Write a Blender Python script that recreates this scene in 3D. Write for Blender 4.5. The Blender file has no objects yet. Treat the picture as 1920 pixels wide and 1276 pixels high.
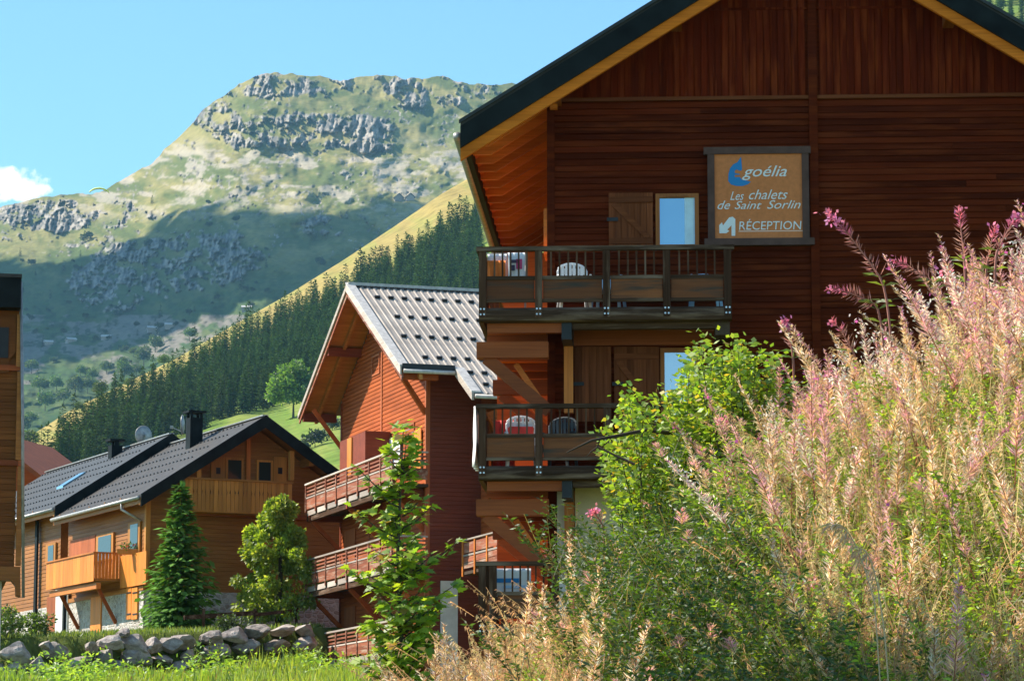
import bpy, bmesh, math, random
import numpy as np
from mathutils import Vector, Matrix
R = math.radians
random.seed(7); rng = np.random.default_rng(7)
scene = bpy.context.scene
COL = scene.collection

# ------------------------------------------------------------------ camera
F, CX, CY, HZ = 5600.0, 960.0, 638.0, 1468.0           # focal length and horizon in photo pixels
PITCH = math.atan((HZ - CY) / F)
CAMZ = 1.7
cam = bpy.data.cameras.new('camera'); cam.lens = 105; cam.sensor_width = 36
cam.clip_start = 0.5; cam.clip_end = 30000
cam_o = bpy.data.objects.new('camera', cam); COL.objects.link(cam_o)
cam_o.location = (0, 0, CAMZ); cam_o.rotation_euler = (R(90) + PITCH, 0, 0)
scene.camera = cam_o

# ------------------------------------------------------------------ light and sky
SUN_EL, SUN_AHEAD = 43.0, 18.0                          # sun stands left, a little in front of the camera
TO_SUN = Vector((-math.cos(R(SUN_AHEAD)) * math.cos(R(SUN_EL)), math.sin(R(SUN_AHEAD)) * math.cos(R(SUN_EL)), math.sin(R(SUN_EL))))
sun = bpy.data.lights.new('sun', 'SUN'); sun.energy = 5.0; sun.angle = R(0.5); sun.color = (1.0, 0.93, 0.82)
sun_o = bpy.data.objects.new('sun', sun); COL.objects.link(sun_o)
sun_o.rotation_euler = (-TO_SUN).to_track_quat('-Z', 'Y').to_euler()
world = bpy.data.worlds.new('World'); scene.world = world; world.use_nodes = True
wt = world.node_tree; wt.nodes.clear()
w_out = wt.nodes.new('ShaderNodeOutputWorld'); w_bg = wt.nodes.new('ShaderNodeBackground')
w_sky = wt.nodes.new('ShaderNodeTexSky'); w_sky.sky_type = 'NISHITA'; w_sky.sun_disc = False
w_sky.sun_elevation = R(SUN_EL); w_sky.sun_rotation = R(-(90 - SUN_AHEAD)); w_sky.altitude = 1500
w_sky.air_density = 1.0; w_sky.dust_density = 0.6; w_sky.ozone_density = 1.0
w_bg.inputs['Strength'].default_value = 0.11
wt.links.new(w_bg.outputs[0], w_out.inputs[0])
def sky_clouds():
    # a few low cumulus banks in the sky's own directions
    tc = wt.nodes.new('ShaderNodeTexCoord'); acc = None
    def vm(op, a, b=None):
        n = wt.nodes.new('ShaderNodeVectorMath'); n.operation = op
        for i, v in enumerate((a, b)):
            if v is None: continue
            if hasattr(v, 'is_output'): wt.links.new(v, n.inputs[i])
            else: n.inputs[i].default_value = v
        return n
    def mt(op, a, b):
        n = wt.nodes.new('ShaderNodeMath'); n.operation = op
        for i, v in enumerate((a, b)):
            if hasattr(v, 'is_output'): wt.links.new(v, n.inputs[i])
            else: n.inputs[i].default_value = v
        return n.outputs[0]
    dirv = vm('NORMALIZE', tc.outputs['Generated']).outputs[0]
    for az, el, w, h in ((-9.6, 11.28, 1.0, .36), (-34, 13, 5, 1.6), (48, 14, 6, 1.6), (115, 15, 8, 2), (190, 18, 9, 2.5)):
        c = (math.sin(R(az)) * math.cos(R(el)), math.cos(R(az)) * math.cos(R(el)), math.sin(R(el)))
        d = vm('SUBTRACT', dirv, c).outputs[0]
        rt = (math.cos(R(az)) / R(w), -math.sin(R(az)) / R(w), 0)
        a = vm('DOT_PRODUCT', d, rt).outputs['Value']; sep = wt.nodes.new('ShaderNodeSeparateXYZ'); wt.links.new(d, sep.inputs[0])
        b = mt('DIVIDE', sep.outputs[2], R(h))
        q = mt('SUBTRACT', 1.0, mt('ADD', mt('MULTIPLY', a, a), mt('MULTIPLY', b, b)))
        acc = q if acc is None else mt('MAXIMUM', acc, q)
    nz = wt.nodes.new('ShaderNodeTexNoise'); nz.inputs['Scale'].default_value = 75; nz.inputs['Detail'].default_value = 7; nz.inputs['Roughness'].default_value = .58
    wt.links.new(dirv, nz.inputs['Vector'])
    f = mt('ADD', mt('MULTIPLY', mt('MAXIMUM', acc, -1.5), .55), mt('MULTIPLY', mt('SUBTRACT', nz.outputs[0], .5), 2.2))
    rp = wt.nodes.new('ShaderNodeValToRGB'); rp.color_ramp.elements[0].position = .10; rp.color_ramp.elements[1].position = .42; wt.links.new(f, rp.inputs[0])
    mx = wt.nodes.new('ShaderNodeMix'); mx.data_type = 'RGBA'; wt.links.new(rp.outputs[0], mx.inputs[0]); 
    tn = wt.nodes.new('ShaderNodeMix'); tn.data_type = 'RGBA'; tn.blend_type = 'MULTIPLY'; tn.inputs[0].default_value = 1.0; tn.inputs[7].default_value = (.74, 1.04, 1.12, 1)
    wt.links.new(w_sky.outputs[0], tn.inputs[6]); wt.links.new(tn.outputs[2], mx.inputs[6])
    mx.inputs[7].default_value = (8.2, 8.0, 7.8, 1); wt.links.new(mx.outputs[2], w_bg.inputs[0])
sky_clouds()
scene.view_settings.view_transform = 'Standard'; scene.view_settings.look = 'None'
scene.view_settings.exposure = 0.95; scene.view_settings.gamma = 1.0; scene.view_settings.use_curve_mapping = False
try:
    scene.cycles.use_denoising = True; scene.cycles.denoiser = 'OPENIMAGEDENOISE'
    scene.cycles.max_bounces = 6; scene.cycles.diffuse_bounces = 3; scene.cycles.transmission_bounces = 4
    scene.cycles.volume_bounces = 0; scene.cycles.transparent_max_bounces = 8
except Exception: pass

# ------------------------------------------------------------------ photo geometry helpers
CP, SP = math.cos(PITCH), math.sin(PITCH)
def ray(px, py):
    a = (px - CX) / F; v = (CY - py) / F
    return Vector((a, CP - v * SP, SP + v * CP))
def P(px, py, Y):
    d = ray(px, py); k = Y / d.y
    return Vector((d.x * k, Y, CAMZ + d.z * k))
def Pn(px, py, Y):
    a = (px - CX) / F; v = (CY - py) / F
    dy = CP - v * SP
    return np.stack([a / dy * Y, Y + 0 * a, CAMZ + (SP + v * CP) / dy * Y], -1)
def proj(p):
    p = np.asarray(p, float); x, y, z = p[..., 0], p[..., 1], p[..., 2] - CAMZ
    f = y * CP + z * SP; u = -y * SP + z * CP
    return CX + F * x / f, CY - F * u / f

class Frame:
    """a building's own axes: u along the front wall (left to right), w into the building, z up"""
    def __init__(s, px, Y, ux, uy, zbase):
        n = math.hypot(ux, uy); s.u = Vector((ux / n, uy / n, 0)); s.w = Vector((-uy / n, ux / n, 0))
        s.o = Vector(((px - CX) / F * Y, Y, 0)); s.zb = zbase
        k = P(px, 900, Y); s.o.x = k.x
        s.rot = math.atan2(s.u.y, s.u.x)
    def hit(s, px, py, axis, val):
        d = ray(px, py); c = Vector((0, 0, CAMZ)); n = s.w if axis == 'w' else s.u
        t = (val - n.dot(c - s.o)) / n.dot(d); return c + d * t
    def uz(s, px, py, w=0.0):
        q = s.hit(px, py, 'w', w); return s.u.dot(q - s.o), q.z - s.zb
    def wz(s, px, py, u=0.0):
        q = s.hit(px, py, 'u', u); return s.w.dot(q - s.o), q.z - s.zb
    def U(s, px, w=0.0, py=800): return s.uz(px, py, w)[0]
    def Z(s, py, w=0.0, px=1200): return s.uz(px, py, w)[1]
    def world(s, u, w, z): return s.o + s.u * u + s.w * w + Vector((0, 0, s.zb + z))

# ------------------------------------------------------------------ object helpers
def link(o, parent=None):
    COL.objects.link(o)
    if parent is not None: o.parent = parent
    return o
def tag(o, label=None, cat=None, group=None, kind=None):
    if label: o['label'] = label
    if cat: o['category'] = cat
    if group: o['group'] = group
    if kind: o['kind'] = kind
    return o
def empty(name, loc, rz=0.0, label=None, cat=None, group=None):
    o = bpy.data.objects.new(name, None); o.empty_display_size = 0.2
    o.location = loc; o.rotation_euler = (0, 0, rz); link(o)
    return tag(o, label, cat, group)
class MB:
    """collects boxes, bars and prisms; build() links them as one mesh"""
    def __init__(s): s.v = []; s.f = []
    def add(s, vs, fs):
        k = len(s.v); s.v += [tuple(v) for v in vs]; s.f += [[i + k for i in f] for f in fs]; return s
    def box(s, a0, a1, b0, b1, c0, c1):
        vs = [(a, b, c) for c in (c0, c1) for b in (b0, b1) for a in (a0, a1)]
        return s.add(vs, [(0, 2, 3, 1), (4, 5, 7, 6), (0, 1, 5, 4), (2, 6, 7, 3), (0, 4, 6, 2), (1, 3, 7, 5)])
    def prism(s, poly, axis, d0, d1):
        """poly in the two other axes (in order), extruded along axis"""
        n = len(poly)
        def mk(p, d):
            return {'x': (d, p[0], p[1]), 'y': (p[0], d, p[1]), 'z': (p[0], p[1], d)}[axis]
        vs = [mk(p, d0) for p in poly] + [mk(p, d1) for p in poly]
        fs = [tuple(range(n))[::-1], tuple(range(n, 2 * n))] + [(i, (i + 1) % n, n + (i + 1) % n, n + i) for i in range(n)]
        return s.add(vs, fs)
    def bar(s, p, q, a, b=None):
        """square bar from p to q, a thick (sideways) and b thick (other way)"""
        b = b or a; p = Vector(p); q = Vector(q); d = (q - p).normalized()
        h = Vector((0, 0, 1)) if abs(d.z) < 0.95 else Vector((0, 1, 0))
        x = d.cross(h).normalized() * (a / 2); y = x.cross(d).normalized() * (b / 2)
        vs = [c + i * x + j * y for c in (p, q) for i, j in ((-1, -1), (1, -1), (1, 1), (-1, 1))]
        return s.add(vs, [(0, 1, 2, 3), (7, 6, 5, 4), (0, 4, 5, 1), (1, 5, 6, 2), (2, 6, 7, 3), (3, 7, 4, 0)])
    def tube(s, pts, rad, n=8):
        rings = []
        pts = [Vector(p) for p in pts]
        rad = rad if isinstance(rad, (list, tuple)) else [rad] * len(pts)
        for i, p in enumerate(pts):
            d = (pts[min(i + 1, len(pts) - 1)] - pts[max(i - 1, 0)]).normalized()
            h = Vector((0, 0, 1)) if abs(d.z) < 0.9 else Vector((1, 0, 0))
            x = d.cross(h).normalized(); y = x.cross(d)
            rings.append([p + (x * math.cos(t) + y * math.sin(t)) * rad[i] for t in [2 * math.pi * k / n for k in range(n)]])
        vs = [v for r in rings for v in r]; fs = []
        for i in range(len(pts) - 1):
            for k in range(n):
                fs.append((i * n + k, i * n + (k + 1) % n, (i + 1) * n + (k + 1) % n, (i + 1) * n + k))
        fs += [tuple(range(n))[::-1], tuple(range((len(pts) - 1) * n, len(pts) * n))]
        return s.add(vs, fs)
    def mesh(s, name, mat, smooth=False):
        me = bpy.data.meshes.new(name); me.from_pydata(s.v, [], s.f)
        bm = bmesh.new(); bm.from_mesh(me); bmesh.ops.recalc_face_normals(bm, faces=bm.faces); bm.to_mesh(me); bm.free()
        me.materials.append(mat)
        if smooth: me.shade_smooth()
        return me
    def build(s, name, mat, parent=None, kind=None, smooth=False, label=None):
        o = bpy.data.objects.new(name, s.mesh(name, mat, smooth)); link(o, parent)
        if kind: o['kind'] = kind
        if label: o['label'] = label
        return o
def part(name, me, parent, loc=(0, 0, 0), rot=(0, 0, 0), scale=(1, 1, 1), kind=None):
    o = bpy.data.objects.new(name, me); o.location = loc; o.rotation_euler = rot; o.scale = scale
    link(o, parent)
    if kind: o['kind'] = kind
    return o
def bx(name, mat, parent, *a, **k): return MB().box(*a).build(name, mat, parent, **k)
def br(name, mat, parent, p, q, a, b=None, **k): return MB().bar(p, q, a, b).build(name, mat, parent, **k)

# ------------------------------------------------------------------ noise (numpy)
def _hash(i, j, seed):
    h = (i * 374761393 + j * 668265263 + seed * 974634777) & 0xFFFFFFFF
    h = ((h ^ (h >> 13)) * 1274126177) & 0xFFFFFFFF
    return ((h ^ (h >> 16)) & 0xFFFF) / 65535.0
def vnoise(x, y, seed=0):
    x = np.asarray(x, float); y = np.asarray(y, float)
    i = np.floor(x).astype(np.int64); j = np.floor(y).astype(np.int64); fx = x - i; fy = y - j
    fx = fx * fx * (3 - 2 * fx); fy = fy * fy * (3 - 2 * fy)
    a = _hash(i, j, seed); b = _hash(i + 1, j, seed); c = _hash(i, j + 1, seed); d = _hash(i + 1, j + 1, seed)
    return (a * (1 - fx) + b * fx) * (1 - fy) + (c * (1 - fx) + d * fx) * fy
def fbm(x, y, oct=5, seed=0, gain=0.5, ridged=False):
    s = 0; a = 1; t = 0
    for k in range(oct):
        n = vnoise(x * 2 ** k, y * 2 ** k, seed + k * 17)
        if ridged: n = 1 - abs(2 * n - 1)
        s = s + a * n; t += a; a *= gain
    return s / t
def sstep(a, b, x):
    t = np.clip((np.asarray(x, float) - a) / (b - a), 0, 1); return t * t * (3 - 2 * t)
def lerp_pts(x, pts):
    return np.interp(x, [p[0] for p in pts], [p[1] for p in pts])

# ------------------------------------------------------------------ materials
def new_mat(name):
    m = bpy.data.materials.new(name); m.use_nodes = True; nt = m.node_tree; nt.nodes.clear()
    out = nt.nodes.new('ShaderNodeOutputMaterial'); b = nt.nodes.new('ShaderNodeBsdfPrincipled')
    nt.links.new(b.outputs[0], out.inputs[0]); return m, nt, b, out
def N(nt, typ, **k):
    n = nt.nodes.new(typ)
    for a, v in k.items():
        if a in n.inputs.keys() if hasattr(n.inputs, 'keys') else False: n.inputs[a].default_value = v
        else: setattr(n, a, v)
    return n
def rgba(c): return (c[0], c[1], c[2], 1)
def ramp(nt, fac, stops):
    r = nt.nodes.new('ShaderNodeValToRGB'); e = r.color_ramp.elements
    while len(e) < len(stops): e.new(0.5)
    for el, (p, c) in zip(e, stops): el.position = p; el.color = rgba(c)
    nt.links.new(fac, r.inputs[0]); return r.outputs[0]
def noise(nt, vec, scale, detail=4, rough=0.55, dist=0.0):
    n = nt.nodes.new('ShaderNodeTexNoise'); n.inputs['Scale'].default_value = scale; n.inputs['Detail'].default_value = detail
    n.inputs['Roughness'].default_value = rough; n.inputs['Distortion'].default_value = dist
    if vec is not None: nt.links.new(vec, n.inputs['Vector'])
    return n.outputs[0]
def mapping(nt, vec, scale, loc=None):
    m = nt.nodes.new('ShaderNodeMapping'); m.inputs['Scale'].default_value = scale
    nt.links.new(vec, m.inputs[0])
    if loc is not None: nt.links.new(loc, m.inputs['Location'])
    return m.outputs[0]
def mixc(nt, fac, a, b, mode='MIX'):
    m = nt.nodes.new('ShaderNodeMix'); m.data_type = 'RGBA'; m.blend_type = mode
    for s, v in ((0, fac), (6, a), (7, b)):
        if hasattr(v, 'is_output'): nt.links.new(v, m.inputs[s])
        else: m.inputs[s].default_value = v if s == 0 else rgba(v)
    return m.outputs[2]
def mathn(nt, op, a, b=None, clamp=False):
    m = nt.nodes.new('ShaderNodeMath'); m.operation = op; m.use_clamp = clamp
    for i, v in enumerate((a, b)):
        if v is None: continue
        if hasattr(v, 'is_output'): nt.links.new(v, m.inputs[i])
        else: m.inputs[i].default_value = v
    return m.outputs[0]
def bump(nt, b, h, strength=0.3, dist=0.02):
    n = nt.nodes.new('ShaderNodeBump'); n.inputs['Strength'].default_value = strength; n.inputs['Distance'].default_value = dist
    nt.links.new(h, n.inputs['Height']); nt.links.new(n.outputs[0], b.inputs['Normal'])
def wood(name, dark, light, axis='x', rough=0.6, weather=None, vary=0.5, fine=26.0, spec=0.22):
    """stained boards: grain stretched along axis, each object with its own tint, grey-worn patches"""
    m, nt, b, out = new_mat(name)
    tc = nt.nodes.new('ShaderNodeTexCoord'); oi = nt.nodes.new('ShaderNodeObjectInfo')
    sc = {'x': (0.9, fine, fine), 'y': (fine, 0.9, fine), 'z': (fine, fine, 0.9)}[axis]
    off = nt.nodes.new('ShaderNodeCombineXYZ')
    k = mathn(nt, 'MULTIPLY', oi.outputs['Random'], 37.0)
    for i in range(3): nt.links.new(k, off.inputs[i])
    v = mapping(nt, tc.outputs['Object'], sc, off.outputs[0])
    g = noise(nt, v, 1.0, 6, 0.65, 0.4)
    big = noise(nt, mapping(nt, tc.outputs['Object'], tuple(x * 0.12 if x > 1 else 0.5 for x in sc), off.outputs[0]), 1.0, 3)
    c = ramp(nt, g, [(0.25, dark), (0.75, light)])
    t = mathn(nt, 'ADD', mathn(nt, 'MULTIPLY', oi.outputs['Random'], vary), 1 - vary * 0.55)
    t = mathn(nt, 'MULTIPLY', t, mathn(nt, 'ADD', mathn(nt, 'MULTIPLY', big, 0.9), 0.55))
    h = nt.nodes.new('ShaderNodeHueSaturation'); nt.links.new(c, h.inputs['Color']); nt.links.new(t, h.inputs['Value'])
    col = h.outputs[0]
    if weather:
        wn = noise(nt, mapping(nt, tc.outputs['Object'], tuple(x * 0.3 if x > 1 else 0.8 for x in sc), off.outputs[0]), 1.0, 5, 0.6)
        col = mixc(nt, ramp(nt, wn, [(0.50, (0, 0, 0)), (0.68, (1, 1, 1))]), col, weather)
    nt.links.new(col, b.inputs['Base Color']); b.inputs['Roughness'].default_value = rough
    b.inputs['Specular IOR Level'].default_value = spec
    bump(nt, b, g, 0.5, 0.006); return m
def plain(name, col, rough=0.5, metal=0.0, var=0.15, scale=6.0, spec=0.4):
    m, nt, b, out = new_mat(name); tc = nt.nodes.new('ShaderNodeTexCoord')
    n = noise(nt, tc.outputs['Object'], scale, 5)
    c = ramp(nt, n, [(0.3, tuple(x * (1 - var) for x in col)), (0.7, tuple(min(1, x * (1 + var)) for x in col))])
    nt.links.new(c, b.inputs['Base Color']); b.inputs['Roughness'].default_value = rough; b.inputs['Metallic'].default_value = metal
    b.inputs['Specular IOR Level'].default_value = spec; return m
def leafmat(name, trans=0.4, rough=0.55, gloss=0.06, tint=(1.5, 1.45, 0.7)):
    """foliage coloured by the mesh's own 'col' attribute, letting some light through"""
    m, nt, b, out = new_mat(name); nt.nodes.remove(b)
    at = nt.nodes.new('ShaderNodeAttribute'); at.attribute_name = 'col'
    oi = nt.nodes.new('ShaderNodeObjectInfo')
    h = nt.nodes.new('ShaderNodeHueSaturation'); nt.links.new(at.outputs[0], h.inputs['Color'])
    nt.links.new(mathn(nt, 'ADD', mathn(nt, 'MULTIPLY', oi.outputs['Random'], 0.5), 0.75), h.inputs['Value'])
    nt.links.new(mathn(nt, 'ADD', mathn(nt, 'MULTIPLY', oi.outputs['Random'], 0.03), 0.485), h.inputs['Hue'])
    d = nt.nodes.new('ShaderNodeBsdfDiffuse'); t = nt.nodes.new('ShaderNodeBsdfTranslucent')
    nt.links.new(h.outputs[0], d.inputs[0])
    tcol = mixc(nt, 1.0, h.outputs[0], tint, 'MULTIPLY'); nt.links.new(tcol, t.inputs[0])
    mx = nt.nodes.new('ShaderNodeMixShader'); mx.inputs[0].default_value = trans
    nt.links.new(d.outputs[0], mx.inputs[1]); nt.links.new(t.outputs[0], mx.inputs[2])
    g = nt.nodes.new('ShaderNodeBsdfGlossy'); g.inputs['Roughness'].default_value = rough
    m2 = nt.nodes.new('ShaderNodeMixShader'); m2.inputs[0].default_value = gloss
    nt.links.new(mx.outputs[0], m2.inputs[1]); nt.links.new(g.outputs[0], m2.inputs[2]); nt.links.new(m2.outputs[0], out.inputs[0])
    return m
def glassmat(name, tint, rough=0.03, metal=0.75):
    m, nt, b, out = new_mat(name); b.inputs['Base Color'].default_value = rgba(tint)
    b.inputs['Metallic'].default_value = metal; b.inputs['Roughness'].default_value = rough
    tc = nt.nodes.new('ShaderNodeTexCoord'); bump(nt, b, noise(nt, tc.outputs['Object'], 1.5, 2), 0.05, 0.05); return m

M = {}
M['facade'] = wood('facade_wood', (0.060, 0.0078, 0.0020), (0.140, 0.0220, 0.0054), 'x', 0.8, weather=(0.145, 0.027, 0.007), vary=0.65, spec=0.04)
M['gable'] = wood('gable_wood', (0.068, 0.0070, 0.0016), (0.155, 0.0190, 0.0040), 'z', 0.8, weather=(0.21, 0.036, 0.008), vary=0.45, spec=0.04)
M['beam_x'] = wood('beam_wood_along', (0.20, 0.044, 0.010), (0.36, 0.088, 0.020), 'x', 0.6)
M['beam_y'] = wood('beam_wood_deep', (0.20, 0.055, 0.014), (0.36, 0.11, 0.03), 'y', 0.6)
M['beam_z'] = wood('beam_wood_upright', (0.42, 0.12, 0.022), (0.66, 0.21, 0.04), 'z', 0.6)
M['soffit'] = wood('soffit_wood', (0.60, 0.125, 0.014), (0.86, 0.235, 0.028), 'x', 0.6)
M['rafter'] = wood('rafter_wood', (0.58, 0.15, 0.022), (0.82, 0.27, 0.045), 'x', 0.55, vary=0.35)
M['barge'] = wood('barge_wood', (0.50, 0.120, 0.012), (0.78, 0.23, 0.026), 'x', 0.7, vary=.3, spec=.05)
M['soffit_y'] = wood('soffit_wood_deep', (0.34, 0.13, 0.030), (0.60, 0.26, 0.07), 'y', 0.6)
M['orange_x'] = wood('orange_wood_along', (0.42, 0.13, 0.03), (0.62, 0.22, 0.05), 'x', 0.55)
M['greywood'] = wood('weathered_wood', (0.040, 0.020, 0.011), (0.112, 0.062, 0.038), 'x', 0.8, weather=(0.22, 0.145, 0.10), vary=0.5, spec=.05)
M['greywood_z'] = wood('weathered_wood_upright', (0.040, 0.018, 0.010), (0.112, 0.055, 0.031), 'z', 0.8, weather=(0.19, 0.12, 0.08), vary=0.5, spec=.05)
M['greywood_y'] = wood('weathered_wood_deep', (0.045, 0.026, 0.016), (0.10, 0.065, 0.04), 'y', 0.75, vary=0.5)
M['infill'] = wood('rail_infill_wood', (0.12, 0.035, 0.011), (0.25, 0.085, 0.028), 'x', 0.7, weather=(0.05, 0.04, 0.03), vary=0.6)
M['shutter'] = wood('shutter_wood', (0.11, 0.028, 0.010), (0.25, 0.075, 0.026), 'z', 0.7, vary=0.45, spec=.06)
M['shutter_x'] = wood('shutter_wood_along', (0.12, 0.03, 0.011), (0.26, 0.08, 0.028), 'x', 0.7, vary=0.45, spec=.06)
M['frame'] = wood('window_frame_wood', (0.26, 0.08, 0.015), (0.42, 0.14, 0.03), 'z', 0.5)
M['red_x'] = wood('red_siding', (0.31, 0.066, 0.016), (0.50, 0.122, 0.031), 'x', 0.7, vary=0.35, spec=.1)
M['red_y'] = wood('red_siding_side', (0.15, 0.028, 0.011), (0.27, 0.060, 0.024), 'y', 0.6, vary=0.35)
M['red_z'] = wood('red_posts', (0.28, 0.07, 0.022), (0.48, 0.14, 0.045), 'z', 0.6, vary=0.4)
M['redrail'] = wood('red_rail_wood', (0.18, 0.05, 0.024), (0.36, 0.115, 0.058), 'x', 0.65, weather=(0.42, 0.28, 0.20), vary=0.6)
M['palewood'] = wood('pale_bleached_wood', (0.32, 0.25, 0.20), (0.6, 0.5, 0.42), 'x', 0.7, vary=0.6)
M['honey_x'] = wood('honey_siding', (0.27, 0.095, 0.020), (0.47, 0.19, 0.042), 'x', 0.55, vary=0.35)
M['honey_y'] = wood('honey_siding_side', (0.27, 0.10, 0.020), (0.47, 0.20, 0.044), 'y', 0.55, vary=0.35)
M['honey_z'] = wood('honey_boards', (0.38, 0.145, 0.028), (0.60, 0.26, 0.055), 'z', 0.55, vary=0.4)
M['brown_x'] = wood('brown_siding', (0.13, 0.045, 0.012), (0.26, 0.095, 0.026), 'x', 0.7, vary=0.4, spec=.1)
M['bright_z'] = wood('bright_orange_boards', (0.62, 0.18, 0.025), (0.84, 0.30, 0.05), 'z', 0.5, vary=0.3)
M['fascia'] = plain('dark_fascia_paint', (0.0085, 0.0115, 0.0115), 0.6, var=0.6, scale=2.5, spec=0.12)
M['slate'] = plain('dark_roof_metal', (0.052, 0.047, 0.042), 0.6, var=0.3, scale=3, spec=.15)
M['slate2'] = plain('dark_blue_roof_metal', (0.040, 0.044, 0.046), 0.6, var=0.3, scale=3, spec=.2)
M['tin'] = plain('pale_metal_roof', (0.37, 0.315, 0.265), 0.6, metal=0.0, var=0.18, scale=1.2, spec=.2)
M['tinedge'] = plain('pale_metal_edge', (0.52, 0.475, 0.43), 0.5, metal=0.0, var=0.2, spec=.2)
M['black'] = plain('black_metal', (0.013, 0.013, 0.014), 0.5, var=0.4)
M['zinc'] = plain('zinc_gutter', (0.34, 0.33, 0.31), 0.45, metal=0.4, var=0.3)
M['steel'] = plain('bolt_steel', (0.62, 0.62, 0.63), 0.3, metal=0.8)
M['signframe'] = plain('sign_frame_paint', (0.105, 0.058, 0.046), 0.7, var=0.2, spec=.1)
M['signboard'] = plain('sign_board', (0.60, 0.20, 0.070), 0.7, var=0.10, scale=14, spec=.1)
M['signwhite'] = plain('sign_white', (0.78, 0.78, 0.75), 0.6, var=0.03)
M['signpink'] = plain('sign_pale_line', (0.80, 0.52, 0.40), 0.6, var=0.03)
M['signblue'] = plain('sign_blue', (0.008, 0.20, 0.48), 0.5, var=0.05)
M['plastic'] = plain('white_plastic', (0.78, 0.77, 0.74), 0.35, var=0.06)
M['bluewhite'] = plain('pale_blue_plastic', (0.36, 0.55, 0.72), 0.35, var=0.06)
M['darkfabric'] = plain('dark_grey_plastic', (0.05, 0.06, 0.065), 0.5, var=0.2)
M['redcloth'] = plain('red_cloth', (0.62, 0.045, 0.03), 0.8, var=0.2)
M['orangecloth'] = plain('orange_cloth', (0.80, 0.20, 0.03), 0.8, var=0.2)
M['whitecloth'] = plain('white_cloth', (0.80, 0.76, 0.72), 0.85, var=0.08)
M['plaster'] = plain('cream_plaster', (0.66, 0.54, 0.38), 0.85, var=0.10, scale=3)
M['whiteplaster'] = plain('white_plaster', (0.66, 0.63, 0.58), 0.85, var=0.12, scale=3)
M['glass'] = glassmat('window_glass', (0.30, 0.46, 0.55), .06)
M['glassgrey'] = glassmat('window_glass_grey', (0.52, 0.58, 0.62), 0.12)
M['glassdark'] = glassmat('window_glass_dark', (0.035, 0.055, 0.05), .05, .45)
M['curtain'] = plain('pale_curtain', (0.60, 0.78, 0.84), 0.8, var=0.1)
M['bark'] = wood('bark', (0.035, 0.025, 0.017), (0.11, 0.085, 0.06), 'z', 0.9, fine=9)
M['leaf'] = leafmat('leaves', 0.50)
M['leafdry'] = leafmat('dry_stalks', 0.45, 0.7, 0.02, (1.25, 1.18, 1.0))
M['needle'] = leafmat('needles', 0.20, 0.7, 0.01)
M['grass'] = leafmat('grass_blades', 0.45)
def stone_mat():
    m, nt, b, out = new_mat('boulder_stone'); tc = nt.nodes.new('ShaderNodeTexCoord'); oi = nt.nodes.new('ShaderNodeObjectInfo')
    n = noise(nt, tc.outputs['Object'], 2.2, 8, 0.65, 0.6)
    c = ramp(nt, n, [(0.28, (0.16, 0.125, 0.105)), (0.5, (0.36, 0.30, 0.26)), (0.72, (0.55, 0.48, 0.42))])
    lich = noise(nt, tc.outputs['Object'], 5.0, 4)
    c = mixc(nt, ramp(nt, lich, [(0.60, (0, 0, 0)), (0.72, (0.5, 0.5, 0.5))]), c, (0.16, 0.16, 0.10))
    h = nt.nodes.new('ShaderNodeHueSaturation'); nt.links.new(c, h.inputs['Color'])
    nt.links.new(mathn(nt, 'ADD', mathn(nt, 'MULTIPLY', oi.outputs['Random'], 0.5), 0.75), h.inputs['Value'])
    nt.links.new(h.outputs[0], b.inputs['Base Color']); b.inputs['Roughness'].default_value = 0.9
    bump(nt, b, n, 0.8, 0.08); return m
M['stone'] = stone_mat()
def masonry_mat():
    m, nt, b, out = new_mat('rubble_masonry'); tc = nt.nodes.new('ShaderNodeTexCoord')
    v = nt.nodes.new('ShaderNodeTexVoronoi'); v.inputs['Scale'].default_value = 1.0; v.feature = 'F1'
    mp = mapping(nt, tc.outputs['Object'], (4.2, 4.2, 6.5)); nt.links.new(mp, v.inputs['Vector'])
    e = nt.nodes.new('ShaderNodeTexVoronoi'); e.feature = 'DISTANCE_TO_EDGE'; e.inputs['Scale'].default_value = 1.0; nt.links.new(mp, e.inputs['Vector'])
    hsv = nt.nodes.new('ShaderNodeSeparateColor'); nt.links.new(v.outputs['Color'], hsv.inputs[0])
    c = ramp(nt, hsv.outputs[0], [(0.0, (0.30, 0.22, 0.16)), (0.35, (0.46, 0.40, 0.33)), (0.7, (0.56, 0.50, 0.44)), (1.0, (0.36, 0.33, 0.30))])
    n = noise(nt, tc.outputs['Object'], 9, 5); c = mixc(nt, 0.35, c, ramp(nt, n, [(0.3, (0.25, 0.21, 0.18)), (0.7, (0.62, 0.56, 0.5))]))
    c = mixc(nt, ramp(nt, e.outputs[0], [(0.03, (1, 1, 1)), (0.10, (0, 0, 0))]), c, (0.60, 0.55, 0.48))
    nt.links.new(c, b.inputs['Base Color']); b.inputs['Roughness'].default_value = 0.9
    bump(nt, b, ramp(nt, e.outputs[0], [(0.0, (0, 0, 0)), (0.2, (1, 1, 1))]), 0.8, 0.04); return m
M['masonry'] = masonry_mat()

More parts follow.
